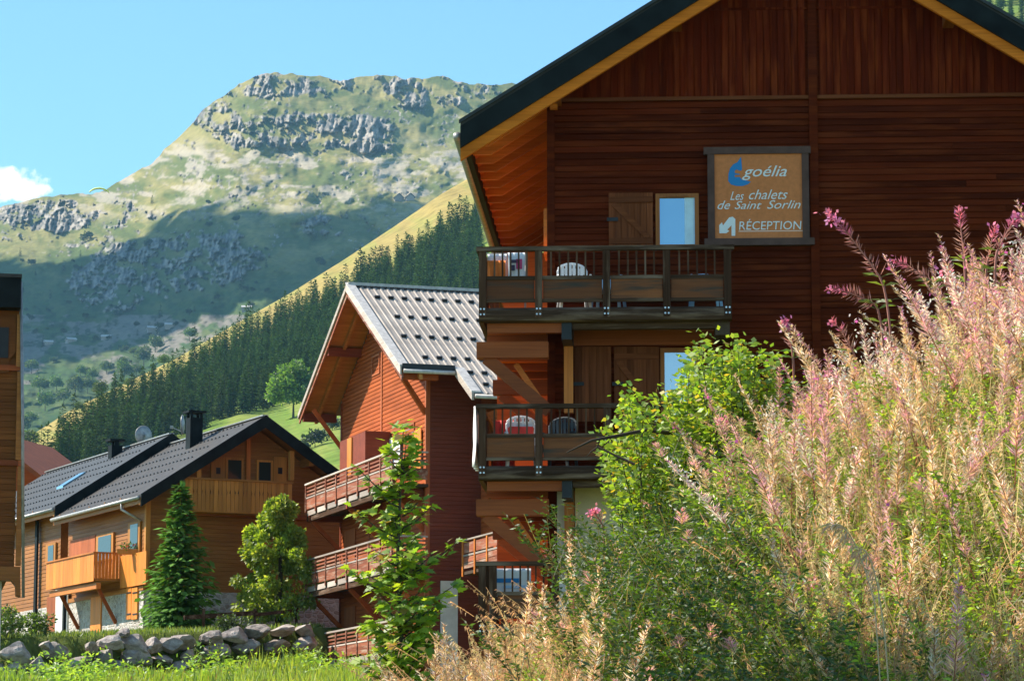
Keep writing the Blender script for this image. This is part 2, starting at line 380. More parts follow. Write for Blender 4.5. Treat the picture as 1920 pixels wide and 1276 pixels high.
# ------------------------------------------------------------------ quad-soup meshes (foliage)
def mesh_np(name, V, faces_n, C, mat, smooth=False, extra_mats=(), mat_idx=None):
    """V (N,k,3) faces with k corners each"""
    n, k = V.shape[0], V.shape[1]
    me = bpy.data.meshes.new(name); me.vertices.add(n * k); me.loops.add(n * k); me.polygons.add(n)
    me.vertices.foreach_set('co', V.reshape(-1).astype(np.float32))
    me.loops.foreach_set('vertex_index', np.arange(n * k, dtype=np.int32))
    me.polygons.foreach_set('loop_start', np.arange(0, n * k, k, dtype=np.int32))
    if C is not None:
        a = me.color_attributes.new('col', 'FLOAT_COLOR', 'POINT')
        cc = np.ones((n, k, 4), np.float32); cc[..., :3] = C[:, None, :]
        a.data.foreach_set('color', cc.reshape(-1))
    me.materials.append(mat)
    for m2 in extra_mats: me.materials.append(m2)
    if mat_idx is not None: me.polygons.foreach_set('material_index', mat_idx.astype(np.int32))
    me.update(calc_edges=True)
    return me
def unit(a): return a / np.maximum(np.linalg.norm(a, axis=-1, keepdims=True), 1e-9)
def rdir(n): return unit(rng.normal(size=(n, 3)))
def leaves(Pb, D, L, W, up=None, droop=0.0):
    """rhombic leaves: base Pb, direction D, length L, width W"""
    n = len(Pb); D = unit(D); L = np.broadcast_to(L, n)[:, None]; W = np.broadcast_to(W, n)[:, None]
    s = rdir(n) if up is None else np.broadcast_to(up, (n, 3)) + 0.5 * rdir(n)
    S = unit(np.cross(D, s)); mid = Pb + D * L * 0.45; tip = Pb + D * L
    tip = tip + np.array([0, 0, -1.0]) * L * droop
    return np.stack([Pb, mid + S * W / 2, tip, mid - S * W / 2], 1)
def ribbons(A, B, W0, W1=None):
    """thin four-cornered strips from A to B"""
    n = len(A); d = unit(B - A); s = unit(np.cross(d, rdir(n)))
    W0 = np.broadcast_to(W0, n)[:, None] / 2; W1 = W0 if W1 is None else np.broadcast_to(W1, n)[:, None] / 2
    return np.stack([A - s * W0, A + s * W0, B + s * W1, B - s * W1], 1)
def cjit(base, n, v=0.25, hue=0.12):
    c = np.array(base)[None, :] * (1 + v * rng.uniform(-1, 1, (n, 1))); return np.clip(c * (1 + hue * rng.uniform(-1, 1, (n, 3))), 0.002, 1)

# ================================================================== TERRAIN
def terrain_mat(name, nscale, amount=0.35, bumps=None):
    m, nt, b, out = new_mat(name); at = nt.nodes.new('ShaderNodeAttribute'); at.attribute_name = 'col'
    tc = nt.nodes.new('ShaderNodeTexCoord')
    n = noise(nt, tc.outputs['Object'], nscale, 8, 0.7, 0.3)
    f = ramp(nt, n, [(0.28, (1 - amount * 1.5,) * 3), (0.5, (1, 1, 1)), (0.75, (1 + amount * 1.2,) * 3)])
    nt.links.new(mixc(nt, 1.0, at.outputs[0], f, 'MULTIPLY'), b.inputs['Base Color'])
    b.inputs['Roughness'].default_value = 1.0; b.inputs['Specular IOR Level'].default_value = 0.1
    if bumps: bump(nt, b, n, *bumps)
    return m
def grid_mesh(name, V, C, mat, smooth=True):
    r, c = V.shape[:2]; me = bpy.data.meshes.new(name); n = r * c; q = (r - 1) * (c - 1)
    me.vertices.add(n); me.vertices.foreach_set('co', V.reshape(-1).astype(np.float32))
    i = np.arange(n).reshape(r, c); f = np.stack([i[:-1, :-1], i[:-1, 1:], i[1:, 1:], i[1:, :-1]], -1).reshape(-1)
    me.loops.add(q * 4); me.polygons.add(q); me.loops.foreach_set('vertex_index', f.astype(np.int32))
    me.polygons.foreach_set('loop_start', np.arange(0, q * 4, 4, dtype=np.int32))
    a = me.color_attributes.new('col', 'FLOAT_COLOR', 'POINT'); cc = np.ones((r, c, 4), np.float32); cc[..., :3] = C
    a.data.foreach_set('color', cc.reshape(-1)); me.materials.append(mat); me.update(calc_edges=True)
    if smooth: me.shade_smooth()
    return me
def cmix(a, b, t): return np.asarray(a) * (1 - t[..., None]) + np.asarray(b) * t[..., None]

# ---- near ground, with the weedy bank on the right
WALL_Y = lambda x: np.interp(x, [-40, -16.5, -7, 0], [97, 98, 106, 112])
def H(x, y):
    x = np.asarray(x, float); y = np.asarray(y, float)
    h = np.interp(y, [-60, 0, 10, 30, 60, 85, 96, 118, 130, 200, 350, 420], [-1, 0, .3, .9, 2.3, 4.25, 4.9, 6.2, 8.0, 14, 30, 36])
    yw = WALL_Y(x); up = sstep(-0.5, 0.5, y - yw) * (1 - sstep(1, 3.5, x + 6)) * (1 - sstep(118, 140, y))
    plat = np.interp(x, [-40, -16.5, -7, 0], [6.3, 6.4, 7.15, 7.3]) + np.clip(y - yw, 0, 30) * .05; h = h + up * np.clip(plat - h, 0, 9)
    cz = np.interp(x, [-4, -3, -1.5, -.6, .1, .48, 1.2, 2.35, 4, 8, 30], [-2, .3, .82, 1.34, 1.80, 2.06, 2.70, 3.35, 4.1, 4.9, 5.1])
    t = sstep(5.8, 14.2, y) * (1 - sstep(17, 30, y))
    h = h + np.clip(cz - h, 0, 9) * t
    return h
gx = np.concatenate([np.linspace(-400, -34, 30), np.linspace(-32, 12, 150), np.linspace(14, 400, 30)])
gy = np.concatenate([np.linspace(-60, 4, 12), np.linspace(5, 32, 80), np.linspace(33, 140, 110), np.linspace(145, 420, 30)])
GX, GY = np.meshgrid(gx, gy); GZ = H(GX, GY) + 0.10 * (fbm(GX * .9, GY * .9, 3, 5) - 0.5)
gd = fbm(GX * .35, GY * .35, 4, 9)
gc = cmix((0.075, 0.115, 0.018), (0.16, 0.17, 0.040), gd); bank_m = sstep(5, 9, GY) * (1 - sstep(18, 26, GY)) * sstep(-2.5, -1.0, GX)
gc = cmix(gc, (0.045, 0.040, 0.020), bank_m)
o = bpy.data.objects.new('ground', grid_mesh('ground', np.stack([GX, GY, GZ], -1), gc, terrain_mat('ground_grass', 3.0, 0.4, (0.6, 0.1)))); link(o); o['kind'] = 'structure'

# ---- mountain: parametrised by the photo's columns, its depth running out over meadows and standing still on cliffs
CREST = [(-1800, 520), (-900, 470), (-300, 430), (0, 388), (60, 373), (130, 364), (185, 362), (230, 336), (280, 309), (320, 270), (350, 242), (380, 206), (430, 170),
         (480, 141), (500, 136), (550, 139), (600, 143), (640, 151), (680, 143), (720, 140), (760, 148), (800, 147), (830, 143), (870, 156), (920, 159), (960, 156), (1100, 160), (1500, 230), (2600, 330)]
CLIFFS = [(560, 245, 190, 40, 1.0), (690, 255, 70, 38, 1.0), (765, 178, 50, 34, 1.1), (850, 175, 60, 30, .7), (480, 162, 120, 26, .85), (640, 162, 100, 22, .8), (400, 225, 60, 30, .7), (720, 155, 60, 16, .8), (900, 175, 70, 25, .75), (330, 300, 50, 35, .4),
          (90, 405, 130, 38, 1.0), (230, 405, 60, 25, .7), (290, 420, 50, 45, .5), (120, 450, 140, 22, .45),
          (300, 500, 160, 60, .85), (420, 480, 80, 50, .85), (200, 540, 80, 60, .8), (610, 425, 50, 26, .8), (690, 400, 60, 15, .5), (860, 330, 40, 10, .5), (900, 260, 60, 30, .5)]
mpx = np.concatenate([np.linspace(-1800, -60, 40), np.linspace(-50, 1000, 540), np.linspace(1020, 2600, 40)])
NR = 400
sv = np.linspace(0, 1, NR)
PX, SV = np.meshgrid(mpx, sv); cr = lerp_pts(PX, CREST) + 3.5 * (fbm(PX / 14.0, PX * 0, 3, 3) - .5) * 2
PY = 960 + (cr - 960) * SV
wob = 26 * (fbm(PX / 55., PY / 40., 3, 21) - .5); wob2 = 16 * (fbm(PX / 40., PY / 55., 3, 22) - .5)
cl = np.zeros_like(PX)
for cx_, cy_, rx_, ry_, k_ in CLIFFS:
    q = ((PX + wob - cx_) / rx_) ** 2 + ((PY + wob2 - cy_) / ry_) ** 2
    cl = np.maximum(cl, k_ * (1 - sstep(0.45, 1.25, q)))
top = 1 - sstep(0, 1, (PY - cr) / 85.); cl = np.maximum(cl, .62 * top * sstep(320, 420, PX))
rn = fbm(PX / 26., PY / 17., 5, 31, .6); rn2 = fbm(PX / 9., PY / 7., 4, 33, .6)
rock = sstep(.40, .58, cl * .58 + (rn - .5) * 1.0 * (.35 + cl) + (rn2 - .5) * .7 * (.3 + cl) + .02)
rock = np.maximum(rock, sstep(.62, .68, fbm(PX / 5., PY / 4., 3, 37)) * sstep(.48, .60, rn) * (PY < 480) * .9)
wgt = 1.0 / (0.16 + 2.2 * np.clip(cl, 0, 1) * sstep(.35, .6, rn + .15)) ; wgt = np.clip(wgt, .2, 3.2)
dep = np.cumsum(wgt, 0); dep = dep / dep[-1].mean() * 2300 + 2050
def hblur(a, k):
    ker = np.hanning(2 * k + 3)[1:-1]; ker /= ker.sum(); pad = np.pad(a, ((0, 0), (k, k)), 'edge')
    return sum(ker[i] * pad[:, i:i + a.shape[1]] for i in range(2 * k + 1))
SVS = np.clip((960 - PY) / (960 - hblur(lerp_pts(PX, CREST), 40)), 0, 1.3)   # the broad slope ignores the jagged crest line
dep = 0.12 * hblur(dep, 48) + 0.88 * (2050 + 2300 * SVS ** 1.15)
butt = fbm(PX / 15. + PY / 70., PY / 42., 5, 41, .6, ridged=True); fine_ = fbm(PX / 6., PY / 7., 3, 45, .6)
dep = dep - (butt - .5) * 130 * np.clip(cl, 0, 1) * (.08 + .92 * rock) - (fine_ - .5) * 40 * rock
roll = fbm(PX / 70., PY / 45., 4, 51)
dep = dep - (roll - .5) * 150 * np.clip(1 - cl, 0, 1) * (1 - top * .7)
V = Pn(PX, PY, dep)
gullies = fbm(PX / 38. + PY / 120., PY / 300., 4, 57)
grassc = cmix((0.110, 0.130, 0.034), (0.29, 0.245, 0.085), sstep(.35, .7, fbm(PX / 60., PY / 25., 5, 61) * .7 + fbm(PX / 12., PY / 8., 3, 62) * .3))
grassc = cmix(grassc, (0.036, 0.078, 0.022), sstep(380, 600, PY) * (0.60 + .45 * fbm(PX / 25., PY / 16., 4, 64)))  # heath green low down, its colour darkened to deepen the shaded slope
scree = sstep(.52, .64, fbm(PX / 50., PY / 22., 5, 71, .6) + .14 * (1 - abs(PY - 640) / 90.).clip(0, 1) - .07 * (PY > 720))
grassc = cmix(grassc, (0.21, 0.175, 0.15), scree * .8 * ((PY > 590) & (PY < 720)))
scr2 = sstep(.50, .62, fbm(PX / 34., PY / 13., 5, 73, .65)) * sstep(250, 290, PY) * (1 - sstep(360, 430, PY))
grassc = cmix(grassc, (0.48, 0.40, 0.33), scr2 * .6)
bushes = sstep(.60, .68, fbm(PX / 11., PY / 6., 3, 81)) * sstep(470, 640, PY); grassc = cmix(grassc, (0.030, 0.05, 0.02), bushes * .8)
rockc = cmix((0.12, 0.115, 0.112), (0.40, 0.35, 0.295), sstep(.3, .72, fbm(PX / 7., PY / 9., 4, 91, .65)))
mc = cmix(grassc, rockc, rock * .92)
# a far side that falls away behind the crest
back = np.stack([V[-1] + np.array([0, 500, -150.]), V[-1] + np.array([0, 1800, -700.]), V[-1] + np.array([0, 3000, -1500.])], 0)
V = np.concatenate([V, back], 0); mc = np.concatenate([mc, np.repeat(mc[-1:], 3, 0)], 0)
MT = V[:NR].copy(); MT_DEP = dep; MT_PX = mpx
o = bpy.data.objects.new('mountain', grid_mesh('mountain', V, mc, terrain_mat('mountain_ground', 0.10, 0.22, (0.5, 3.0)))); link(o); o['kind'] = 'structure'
def mountain_at(px, py):
    j = int(np.argmin(abs(mpx - px))); c = PY[:, j]; i = int(np.argmin(abs(c - py))); return Vector(MT[i, j])

# ---- hillside spur with the spruce wood
HCREST = [(-2600, 1010), (-600, 900), (60, 815), (130, 770), (200, 735), (330, 672), (440, 608), (540, 552), (640, 490), (740, 424), (830, 362), (900, 322), (1000, 262), (1200, 145), (1500, 20), (1900, -110), (2600, -180)]
hpx = np.concatenate([np.linspace(-2600, -60, 40), np.linspace(-50, 1000, 260), np.linspace(1010, 2600, 80)])
HS = np.linspace(0, 1, 160)
HPX, HSV = np.meshgrid(hpx, HS); hcr = lerp_pts(HPX, HCREST); HPY = 1035 + (hcr - 1035) * HSV
hd_crest = np.interp(HPX, [-600, 60, 500, 900, 1900], [1150, 1300, 1600, 1700, 1750])
hdep = 330 + (hd_crest - 330) * HSV ** 1.08 - 45 * (fbm(HPX / 90., HPY / 70., 4, 101) - .5) * np.clip(HSV * 4, 0, 1)
HV = Pn(HPX, HPY, hdep)
ab = HPY - hcr
dry = (1 - sstep(30, 120, ab + 40 * (fbm(HPX / 25., HPY / 14., 4, 103) - .5))) * .9 + .25 * fbm(HPX / 18., HPY / 9., 4, 105)
hc = cmix((0.12, 0.21, 0.026), (0.32, 0.24, 0.075), np.clip(dry, 0, 1))
hc = cmix(hc, (0.24, 0.25, 0.055), sstep(.45, .65, fbm(HPX / 40., HPY / 14., 4, 107)) * .55)
hback = np.stack([HV[-1] + np.array([0, 60., -22.]), HV[-1] + np.array([0, 220., -90.]), HV[-1] + np.array([0, 420., -240.])], 0)
o = bpy.data.objects.new('hillside', grid_mesh('hillside', np.concatenate([HV, hback], 0), np.concatenate([hc, np.repeat(hc[-1:], 3, 0)], 0), terrain_mat('hillside_meadow', 0.12, 0.30, (0.5, 1.5)))); link(o); o['kind'] = 'structure'
def hill_at(px, py):
    j = int(np.argmin(abs(hpx - px))); c = HPY[:, j]; i = int(np.argmin(abs(c - py))); return Vector(HV[i, j])

# ================================================================== TREES
def spruce_quads(h, r, whorls, per, sprays, leaf, col, dark):
    """quads of a spruce crown: drooping boughs in whorls, each carrying sprays"""
    Q = []; C = []
    for k in range(whorls):
        t = (k + .5) / whorls; z = h * (0.06 + .92 * t); rad = r * (1 - t) ** 0.85 * (0.82 + .36 * random.random()) + 0.02 * r
        nb = max(4, int(per * (1 - t * .55)))
        for j in range(nb):
            a = 2 * math.pi * (j + random.random() * .8) / nb + k * 1.3; L = rad * random.uniform(.72, 1.12)
            d = np.array([math.cos(a), math.sin(a), -.30 + .5 * t]); p0 = np.array([0, 0, z + h * .02 * random.uniform(-1, 1)])
            m = max(2, int(sprays * (.4 + .6 * (1 - t)))); s = np.linspace(.15, 1.0, m)
            base = p0 + d * (L * s)[:, None]; base[:, 2] += .12 * L * s ** 2
            side = np.array([-math.sin(a), math.cos(a), 0]); sg = np.where(np.arange(m) % 2, 1, -1)[:, None]
            dd = d * .8 + side * sg * rng.uniform(.2, .9, (m, 1)) + np.array([0, 0, -.25]) + .25 * rng.normal(size=(m, 3))
            ln = leaf * rng.uniform(.7, 1.3, m) * (.6 + .6 * (1 - s * .5))
            Q.append(leaves(base, dd, ln, ln * .55, up=(0, 0, 1)))
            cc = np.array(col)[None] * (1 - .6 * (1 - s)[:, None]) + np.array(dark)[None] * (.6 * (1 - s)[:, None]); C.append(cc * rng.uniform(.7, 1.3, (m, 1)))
    tipn = 6; Q.append(leaves(np.repeat([[0, 0, h * .95]], tipn, 0), np.array([0, 0, 1.]) + .25 * rng.normal(size=(tipn, 3)), leaf * 1.2, leaf * .35)); C.append(np.repeat([col], tipn, 0))
    return np.concatenate(Q), np.concatenate(C)
def trunk_quads(h, r, n=6):
    a = np.linspace(0, 2 * math.pi, n + 1); q = []
    for i in range(n):
        p = lambda k, z, rr: [rr * math.cos(a[k]), rr * math.sin(a[k]), z]
        q.append([p(i, -1.0 * r * 4, r), p(i + 1, -1.0 * r * 4, r), p(i + 1, h, r * .25), p(i, h, r * .25)])
    return np.array(q)
def with_trunk(name, Q, C, tr, leafm):
    V = np.concatenate([Q, tr]); CC = np.concatenate([C, np.repeat([[.06, .045, .03]], len(tr), 0)])
    return mesh_np(name, V, 4, CC, leafm, extra_mats=(M['bark'],), mat_idx=np.concatenate([np.zeros(len(Q)), np.ones(len(tr))]))
def crown_quads(clumps, n_leaf, leaf, col, dark, accent=None, center=None, flat=.25):
    """leaf quads round a set of clump centres (x,y,z,radius)"""
    Q = []; C = []
    ctr = np.mean([c[:3] for c in clumps], 0) if center is None else np.array(center)
    for (x, y, z, r) in clumps:
        d = rdir(n_leaf); rr = r * rng.uniform(.35, 1.0, n_leaf) ** .5; p = np.array([x, y, z]) + d * rr[:, None] * np.array([1, 1, .85])
        out = unit(p - ctr); dd = .6 * d + .4 * out + .6 * rng.normal(size=(n_leaf, 3)); dd[:, 2] -= flat
        ln = leaf * rng.uniform(.6, 1.35, n_leaf); Q.append(leaves(p, dd, ln, ln * .62))
        k = rng.random((n_leaf, 1)); cc = np.array(col) * k + np.array(dark) * (1 - k)
        if accent is not None:
            g = (rng.random(n_leaf) < .18)[:, None]; cc = np.where(g, np.array(accent), cc)  # a random few leaves take a third colour
        C.append(cc * random.uniform(.8, 1.2))
    return np.concatenate(Q), np.concatenate(C)
def dome_clumps(n, rx, rz, z0, cr, jag=.25):
    out = []
    for k in range(n):
        d = rdir(1)[0]; d[2] = abs(d[2]) * 1.1 - .35; f = random.uniform(.45, 1.0 + jag * .3)
        out.append((d[0] * rx * f, d[1] * rx * f, z0 + d[2] * rz * f, cr * random.uniform(.65, 1.25)))
    return out

# ---- spruce wood on the hillside: three models, copied
far_spruce = []
for k in range(4):
    h = [19, 17, 21, 15][k]; r = [3.0, 3.2, 3.1, 2.7][k]
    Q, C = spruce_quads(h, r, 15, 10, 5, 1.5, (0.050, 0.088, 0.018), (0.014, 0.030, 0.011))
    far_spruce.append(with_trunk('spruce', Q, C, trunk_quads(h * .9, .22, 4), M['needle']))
FTOP = [(60, 905), (80, 872), (130, 812), (200, 762), (300, 712), (380, 668), (440, 640), (560, 585), (640, 552), (700, 515), (800, 462), (870, 420), (905, 392), (1000, 330), (1200, 200), (1900, -60)]
FBOT = [(60, 905), (120, 892), (200, 868), (330, 825), (420, 790), (500, 768), (600, 735), (760, 650), (900, 560), (1300, 420), (1960, 260)]
cand = []
py_ = 0
for px in np.arange(70, 960, 8.5):
    t0, b0 = lerp_pts(px, FTOP) + np.interp(px, [300, 600], [24, 2]), lerp_pts(px, FBOT)
    n = max(1, int((b0 - t0) / 12) + 1) if b0 > t0 else 1
    for k in range(n):
        x = px + random.uniform(-9, 9); y = (t0 + (b0 - t0) * (k + random.random() * .8) / n) if b0 > t0 else b0
        cand.append((x, y))
for px in np.arange(1840, 1960, 13.0):
    for k in range(7): cand.append((px + random.uniform(-6, 6), -30 + 20 * k + random.uniform(-6, 6)))
for k in range(26):                                     # ragged outliers along the upper edge of the wood
    x = random.uniform(130, 900); cand.append((x, lerp_pts(x, FTOP) + random.uniform(10, 34)))
cand.sort(key=lambda c: -c[1] + random.uniform(0, 25))
hidden = lambda x, y: (665 < x < 900 and y > 590) or (x > 905 and x < 1800)
cand = [c for c in cand if not hidden(*c)]
mass_V = []; mass_C = []
for i, (x, y) in enumerate(cand):
    p = hill_at(x, y); s = random.uniform(.50, .92) * (1.12 if random.random() < .15 else 1); me = far_spruce[i % 4]; rz = random.uniform(0, 6.28)
    if i < 290:
        o = part('spruce_tree', me, None, p, (0, 0, rz), (s * random.uniform(.9, 1.1), s, s * random.uniform(.92, 1.1)))
        tag(o, 'slim dark green spruce in the dense wood on the hillside', 'tree', 'spruces of the hillside wood')
    else:
        n = len(me.vertices); v = np.empty(n * 3, np.float32); me.vertices.foreach_get('co', v); v = v.reshape(-1, 4, 3) * s
        c, s_ = math.cos(rz), math.sin(rz); v = v @ np.array([[c, s_, 0], [-s_, c, 0], [0, 0, 1]]); mass_V.append(v + np.array(p))
        cc = np.empty(n * 4, np.float32); me.attributes['col'].data.foreach_get('color', cc); mass_C.append(cc.reshape(-1, 4, 4)[:, 0, :3] * random.uniform(.75, 1.25))
if mass_V:
    o = bpy.data.objects.new('spruce_wood', mesh_np('spruce_wood', np.concatenate(mass_V), 4, np.concatenate(mass_C), M['needle'])); link(o)
    tag(o, 'upper reach of the dense spruce wood on the hillside', 'wood', kind='stuff')

# ---- broadleaf trees: the bright round one, the meadow bushes and the band at the valley side
def broad_mesh(n, rx, rz, z0, cr, nl, leaf, col, dark, accent, th, tr):
    Q, C = crown_quads(dome_clumps(n, rx, rz, z0, cr), nl, leaf, col, dark, accent); return with_trunk('broadleaf_tree', Q, C, trunk_quads(th, tr, 5), M['leaf'])
bm_a = [broad_mesh(26, 4.6, 5.6, 6.5, 2.1, 46, 1.05, (0.085, 0.15, 0.022), (0.03, 0.06, 0.012), (0.15, 0.21, 0.04), 7, .35) for _ in range(3)]
p = hill_at(548, 782); o = part('maple_tree', broad_mesh(64, 7.4, 10.0, 8.2, 2.4, 120, .95, (0.12, 0.22, 0.022), (0.045, 0.09, 0.012), (0.20, 0.30, 0.045), 7, .5), None, p, (0, 0, .5), (1.1, 1, 1.1))
tag(o, 'large round bright green tree below the spruce wood', 'tree')
bush_m = [broad_mesh(14, 3.0, 3.0, 2.6, 1.5, 60, .8, (0.035, 0.065, 0.024), (0.014, 0.03, 0.014), (0.06, 0.09, 0.03), 2, .2) for _ in range(2)]
for i, (x, y, s) in enumerate([(592, 838, .9), (602, 828, .6), (624, 806, .7), (572, 842, .45)]):
    o = part('meadow_bush', bush_m[i % 2], None, hill_at(x, y), (0, 0, i), (s, s, s)); tag(o, 'dark bush alone on the green meadow behind the grey roofed chalet', 'bush', 'bushes on the green meadow')
spots = [(55, 845, 1.3), (58, 800, 1.0), (85, 770, 1.2), (120, 760, 1.1), (75, 740, 1.2), (105, 735, 1.0), (140, 742, 1.2), (165, 738, 1.0), (190, 745, 1.05), (232, 715, 1.2), (270, 690, 1.2), (255, 705, .8), (150, 775, .7),
         (60, 700, .9), (150, 705, .7), (200, 700, .8), (230, 690, .7), (290, 660, 1.0), (250, 668, .6), (355, 640, .9), (48, 870, 1.2), (40, 815, 1.2), (240, 728, .7), (175, 715, .8), (115, 800, .6), (308, 690, .8)]
for i, (x, y, s) in enumerate(spots):
    fr_ = hill_at(x, y) if y > lerp_pts(x, HCREST) else mountain_at(x, y)
    f = s * fr_.y / 2000. * 1.0
    o = part('broadleaf_tree', bm_a[i % 3], None, fr_, (0, 0, i * 1.7), (f, f, f * random.uniform(.9, 1.15)))
    tag(o, 'rounded green broadleaf tree in the band of trees at the foot of the mountain', 'tree', 'broadleaf trees below the mountain')
# ---- scattered dark bushes and small conifers on the mountain
bspots = [(164, 452, 2.0), (285, 382, .8), (390, 382, .8), (442, 414, 1.1), (392, 425, 1.0), (380, 445, .8), (279, 460, 1.3), (306, 456, .8), (142, 505, 1.0), (120, 508, 1.0), (60, 497, 1.3), (245, 470, .9), (490, 490, .9), (452, 543, 1.2),
          (355, 590, 1.0), (220, 592, 1.3), (160, 595, .9), (300, 596, 1.0), (408, 560, .8), (120, 625, .9), (180, 638, .9), (280, 625, .9), (300, 615, .9), (360, 628, .7), (235, 660, 1.1), (294, 645, 1.6), (600, 497, 1.4), (160, 700, 1.0),
          (100, 680, 1.0), (80, 650, .9), (330, 610, .7), (345, 605, .6), (60, 600, .9), (95, 560, .8), (130, 570, .8), (470, 575, .8), (200, 455, .5), (150, 480, .6), (90, 585, .7), (190, 560, .7), (255, 610, .6), (70, 720, 1.1), (210, 690, .8), (500, 470, .6), (40, 450, .6), (37, 480, .8)]
while len(bspots) < 110:
    x = random.uniform(40, 520); y = random.uniform(480, 720)
    if y < lerp_pts(x, HCREST) - 25: bspots.append((x, y, random.uniform(.3, .75)))
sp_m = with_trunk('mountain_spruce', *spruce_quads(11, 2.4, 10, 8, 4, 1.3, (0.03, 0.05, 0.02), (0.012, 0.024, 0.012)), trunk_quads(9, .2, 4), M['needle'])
for i, (x, y, s) in enumerate(bspots):
    p = mountain_at(x, y); s *= 1.25
    con = i % 4 == 1
    o = part('mountain_spruce' if con else 'mountain_bush', sp_m if con else bush_m[i % 2], None, p, (0, 0, i * 2.1), (s, s, s))
    if con: tag(o, 'small lone conifer on the shaded mountainside', 'tree', 'conifers scattered on the mountain')
    else: tag(o, 'dark bush dotted on the shaded mountainside', 'bush', 'bushes scattered on the mountain')
# ---- two mountain huts, pale roofs lower down, the paraglider wing
for x, y in ((746, 376), (768, 374)):
    p = mountain_at(x, y); t = empty('mountain_hut', p, .3, 'tiny stone hut with a dark roof high on the mountain pasture', 'hut', 'mountain huts')
    MB().prism([(-5, -2), (5, -2), (5, 3), (0, 7), (-5, 3)], 'y', -4, 4).build('wall', M['stone'], t)
    MB().prism([(-6.2, 2.2), (0, 7.3), (6.2, 2.2), (6.2, 3), (0, 8.2), (-6.2, 3)], 'y', -5, 5).build('roof', M['slate'], t)
for x, y in ((285, 620), (319, 614), (134, 641), (90, 645), (200, 636), (463, 581)):
    p = mountain_at(x, y); t = empty('barn', p, random.uniform(-.5, .5), 'tiny pale roofed barn low on the mountainside', 'barn', 'barns on the mountainside')
    MB().box(-5, 5, -4, 4, -3, 2.2).build('wall', M['stone'], t); MB().prism([(-5, 2.0), (0, 4.2), (5, 2.0), (5, 2.4), (0, 4.8), (-5, 2.4)], 'x', -5.5, 5.5).build('roof', M['tinedge'], t)
def paraglider():
    c = P(186, 363, 1900); m = MB(); n = 16; lo = []; m2 = plain('canopy_fabric', (0.78, 0.95, 0.16), 0.7)
    t = empty('paraglider', (c.x, c.y, c.z - 5), 0.1, 'yellow green paraglider canopy in front of the mountain ridge', 'paraglider')
    for i in range(n + 1):
        a = R(-62 + 124 * i / n); x = 7.2 * math.sin(a); z = 5.2 * math.cos(a) - 2.0
        ch = 1.5 * math.cos(a * .9) + .5; th = .75
        lo += [(x, -ch, 5 + z), (x, -ch * .5, 5 + z + th), (x, ch, 5 + z + .02), (x, -ch * .3, 5 + z - .08)]
    f = [(4 * i + k, 4 * i + (k + 1) % 4, 4 * i + 4 + (k + 1) % 4, 4 * i + 4 + k) for i in range(n) for k in range(4)] + [(3, 2, 1, 0), (4 * n, 4 * n + 1, 4 * n + 2, 4 * n + 3)]
    m.add(lo, f).build('canopy', m2, t, smooth=True)
paraglider()

# ================================================================== CLOUD that shades the lower mountainside, and the HAZE
SHADE = [(0, 455), (40, 475), (100, 470), (150, 455), (215, 440), (270, 405), (300, 380), (345, 362), (420, 361), (480, 368), (520, 383), (560, 386), (620, 374), (690, 360), (760, 357), (820, 358), (850, 366)]
def shade_cloud():
    pts = []; zc = 2300.
    for k in range(3600):
        x = random.uniform(-420, 850); yt = lerp_pts(x, SHADE) if x > 0 else 455 + (-x) * .05; yb = lerp_pts(x, [(-400, 760), (200, 640), (330, 600), (450, 545), (600, 470), (850, 380)])
        y = yt + (yb - yt) * random.random()
        p = mountain_at(x, y); edge = min(1.0, (y - yt) / 45.)
        rr = 22 + 75 * edge * random.random()
        if (y - yt) / 6000 * p.y * 1.0 < rr * .72: continue
        t = (zc + random.uniform(0, 160) - p.z) / TO_SUN.z; q = p + TO_SUN * t; pts.append((q.x, q.y, q.z, rr))
    bm = bmesh.new()
    for x, y, z, r in pts:
        bmesh.ops.create_icosphere(bm, subdivisions=1, radius=1.0, matrix=Matrix.Translation((x, y, z)) @ Matrix.Diagonal((r, r, r * .8, 1)))
    me = bpy.data.meshes.new('cloud'); bm.to_mesh(me); bm.free(); me.materials.append(plain('cloud_white', (.9, .9, .9), 1.0, var=.02)); me.shade_smooth()
    o = bpy.data.objects.new('cloud', me); link(o); tag(o, 'white cumulus cloud whose shadow lies on the mountainside', 'cloud', kind='stuff')
shade_cloud()
def haze():
    m = bpy.data.materials.new('haze_air'); m.use_nodes = True; nt = m.node_tree; nt.nodes.clear()
    out = nt.nodes.new('ShaderNodeOutputMaterial'); v = nt.nodes.new('ShaderNodeVolumePrincipled')
    v.inputs['Color'].default_value = (0.36, 0.74, 1.0, 1); v.inputs['Density'].default_value = 0.000041; v.inputs['Anisotropy'].default_value = 0.0
    nt.links.new(v.outputs[0], out.inputs['Volume'])
    o = MB().box(-4500, 4500, -300, 8200, -1500, 1350).build('haze', m); o['kind'] = 'stuff'
haze()

# ================================================================== MAIN CHALET (dark brown, with the sign)
A = Frame(1535, 49.5, 1.0, -0.0508, 2.0)
UL = A.U(1030); UR = -UL
main = empty('chalet', A.world(0, 0, 0), A.rot, 'large dark brown timber chalet with balconies and a reception sign', 'chalet')
WO = 1.0                                                # verge overhang towards the camera
(ua, za), (ub, zb_) = A.uz(866, 226, -WO), A.uz(1230, 0, -WO)
SLP = (zb_ - za) / (ub - ua); ZR = za - SLP * ua        # roof top: z = ZR - SLP*|u|
UE = A.U(862, -WO)                                      # eave edge, left
top_z = lambda u: ZR - SLP * abs(u)
DEP = 13.0
z190 = A.Z(188)
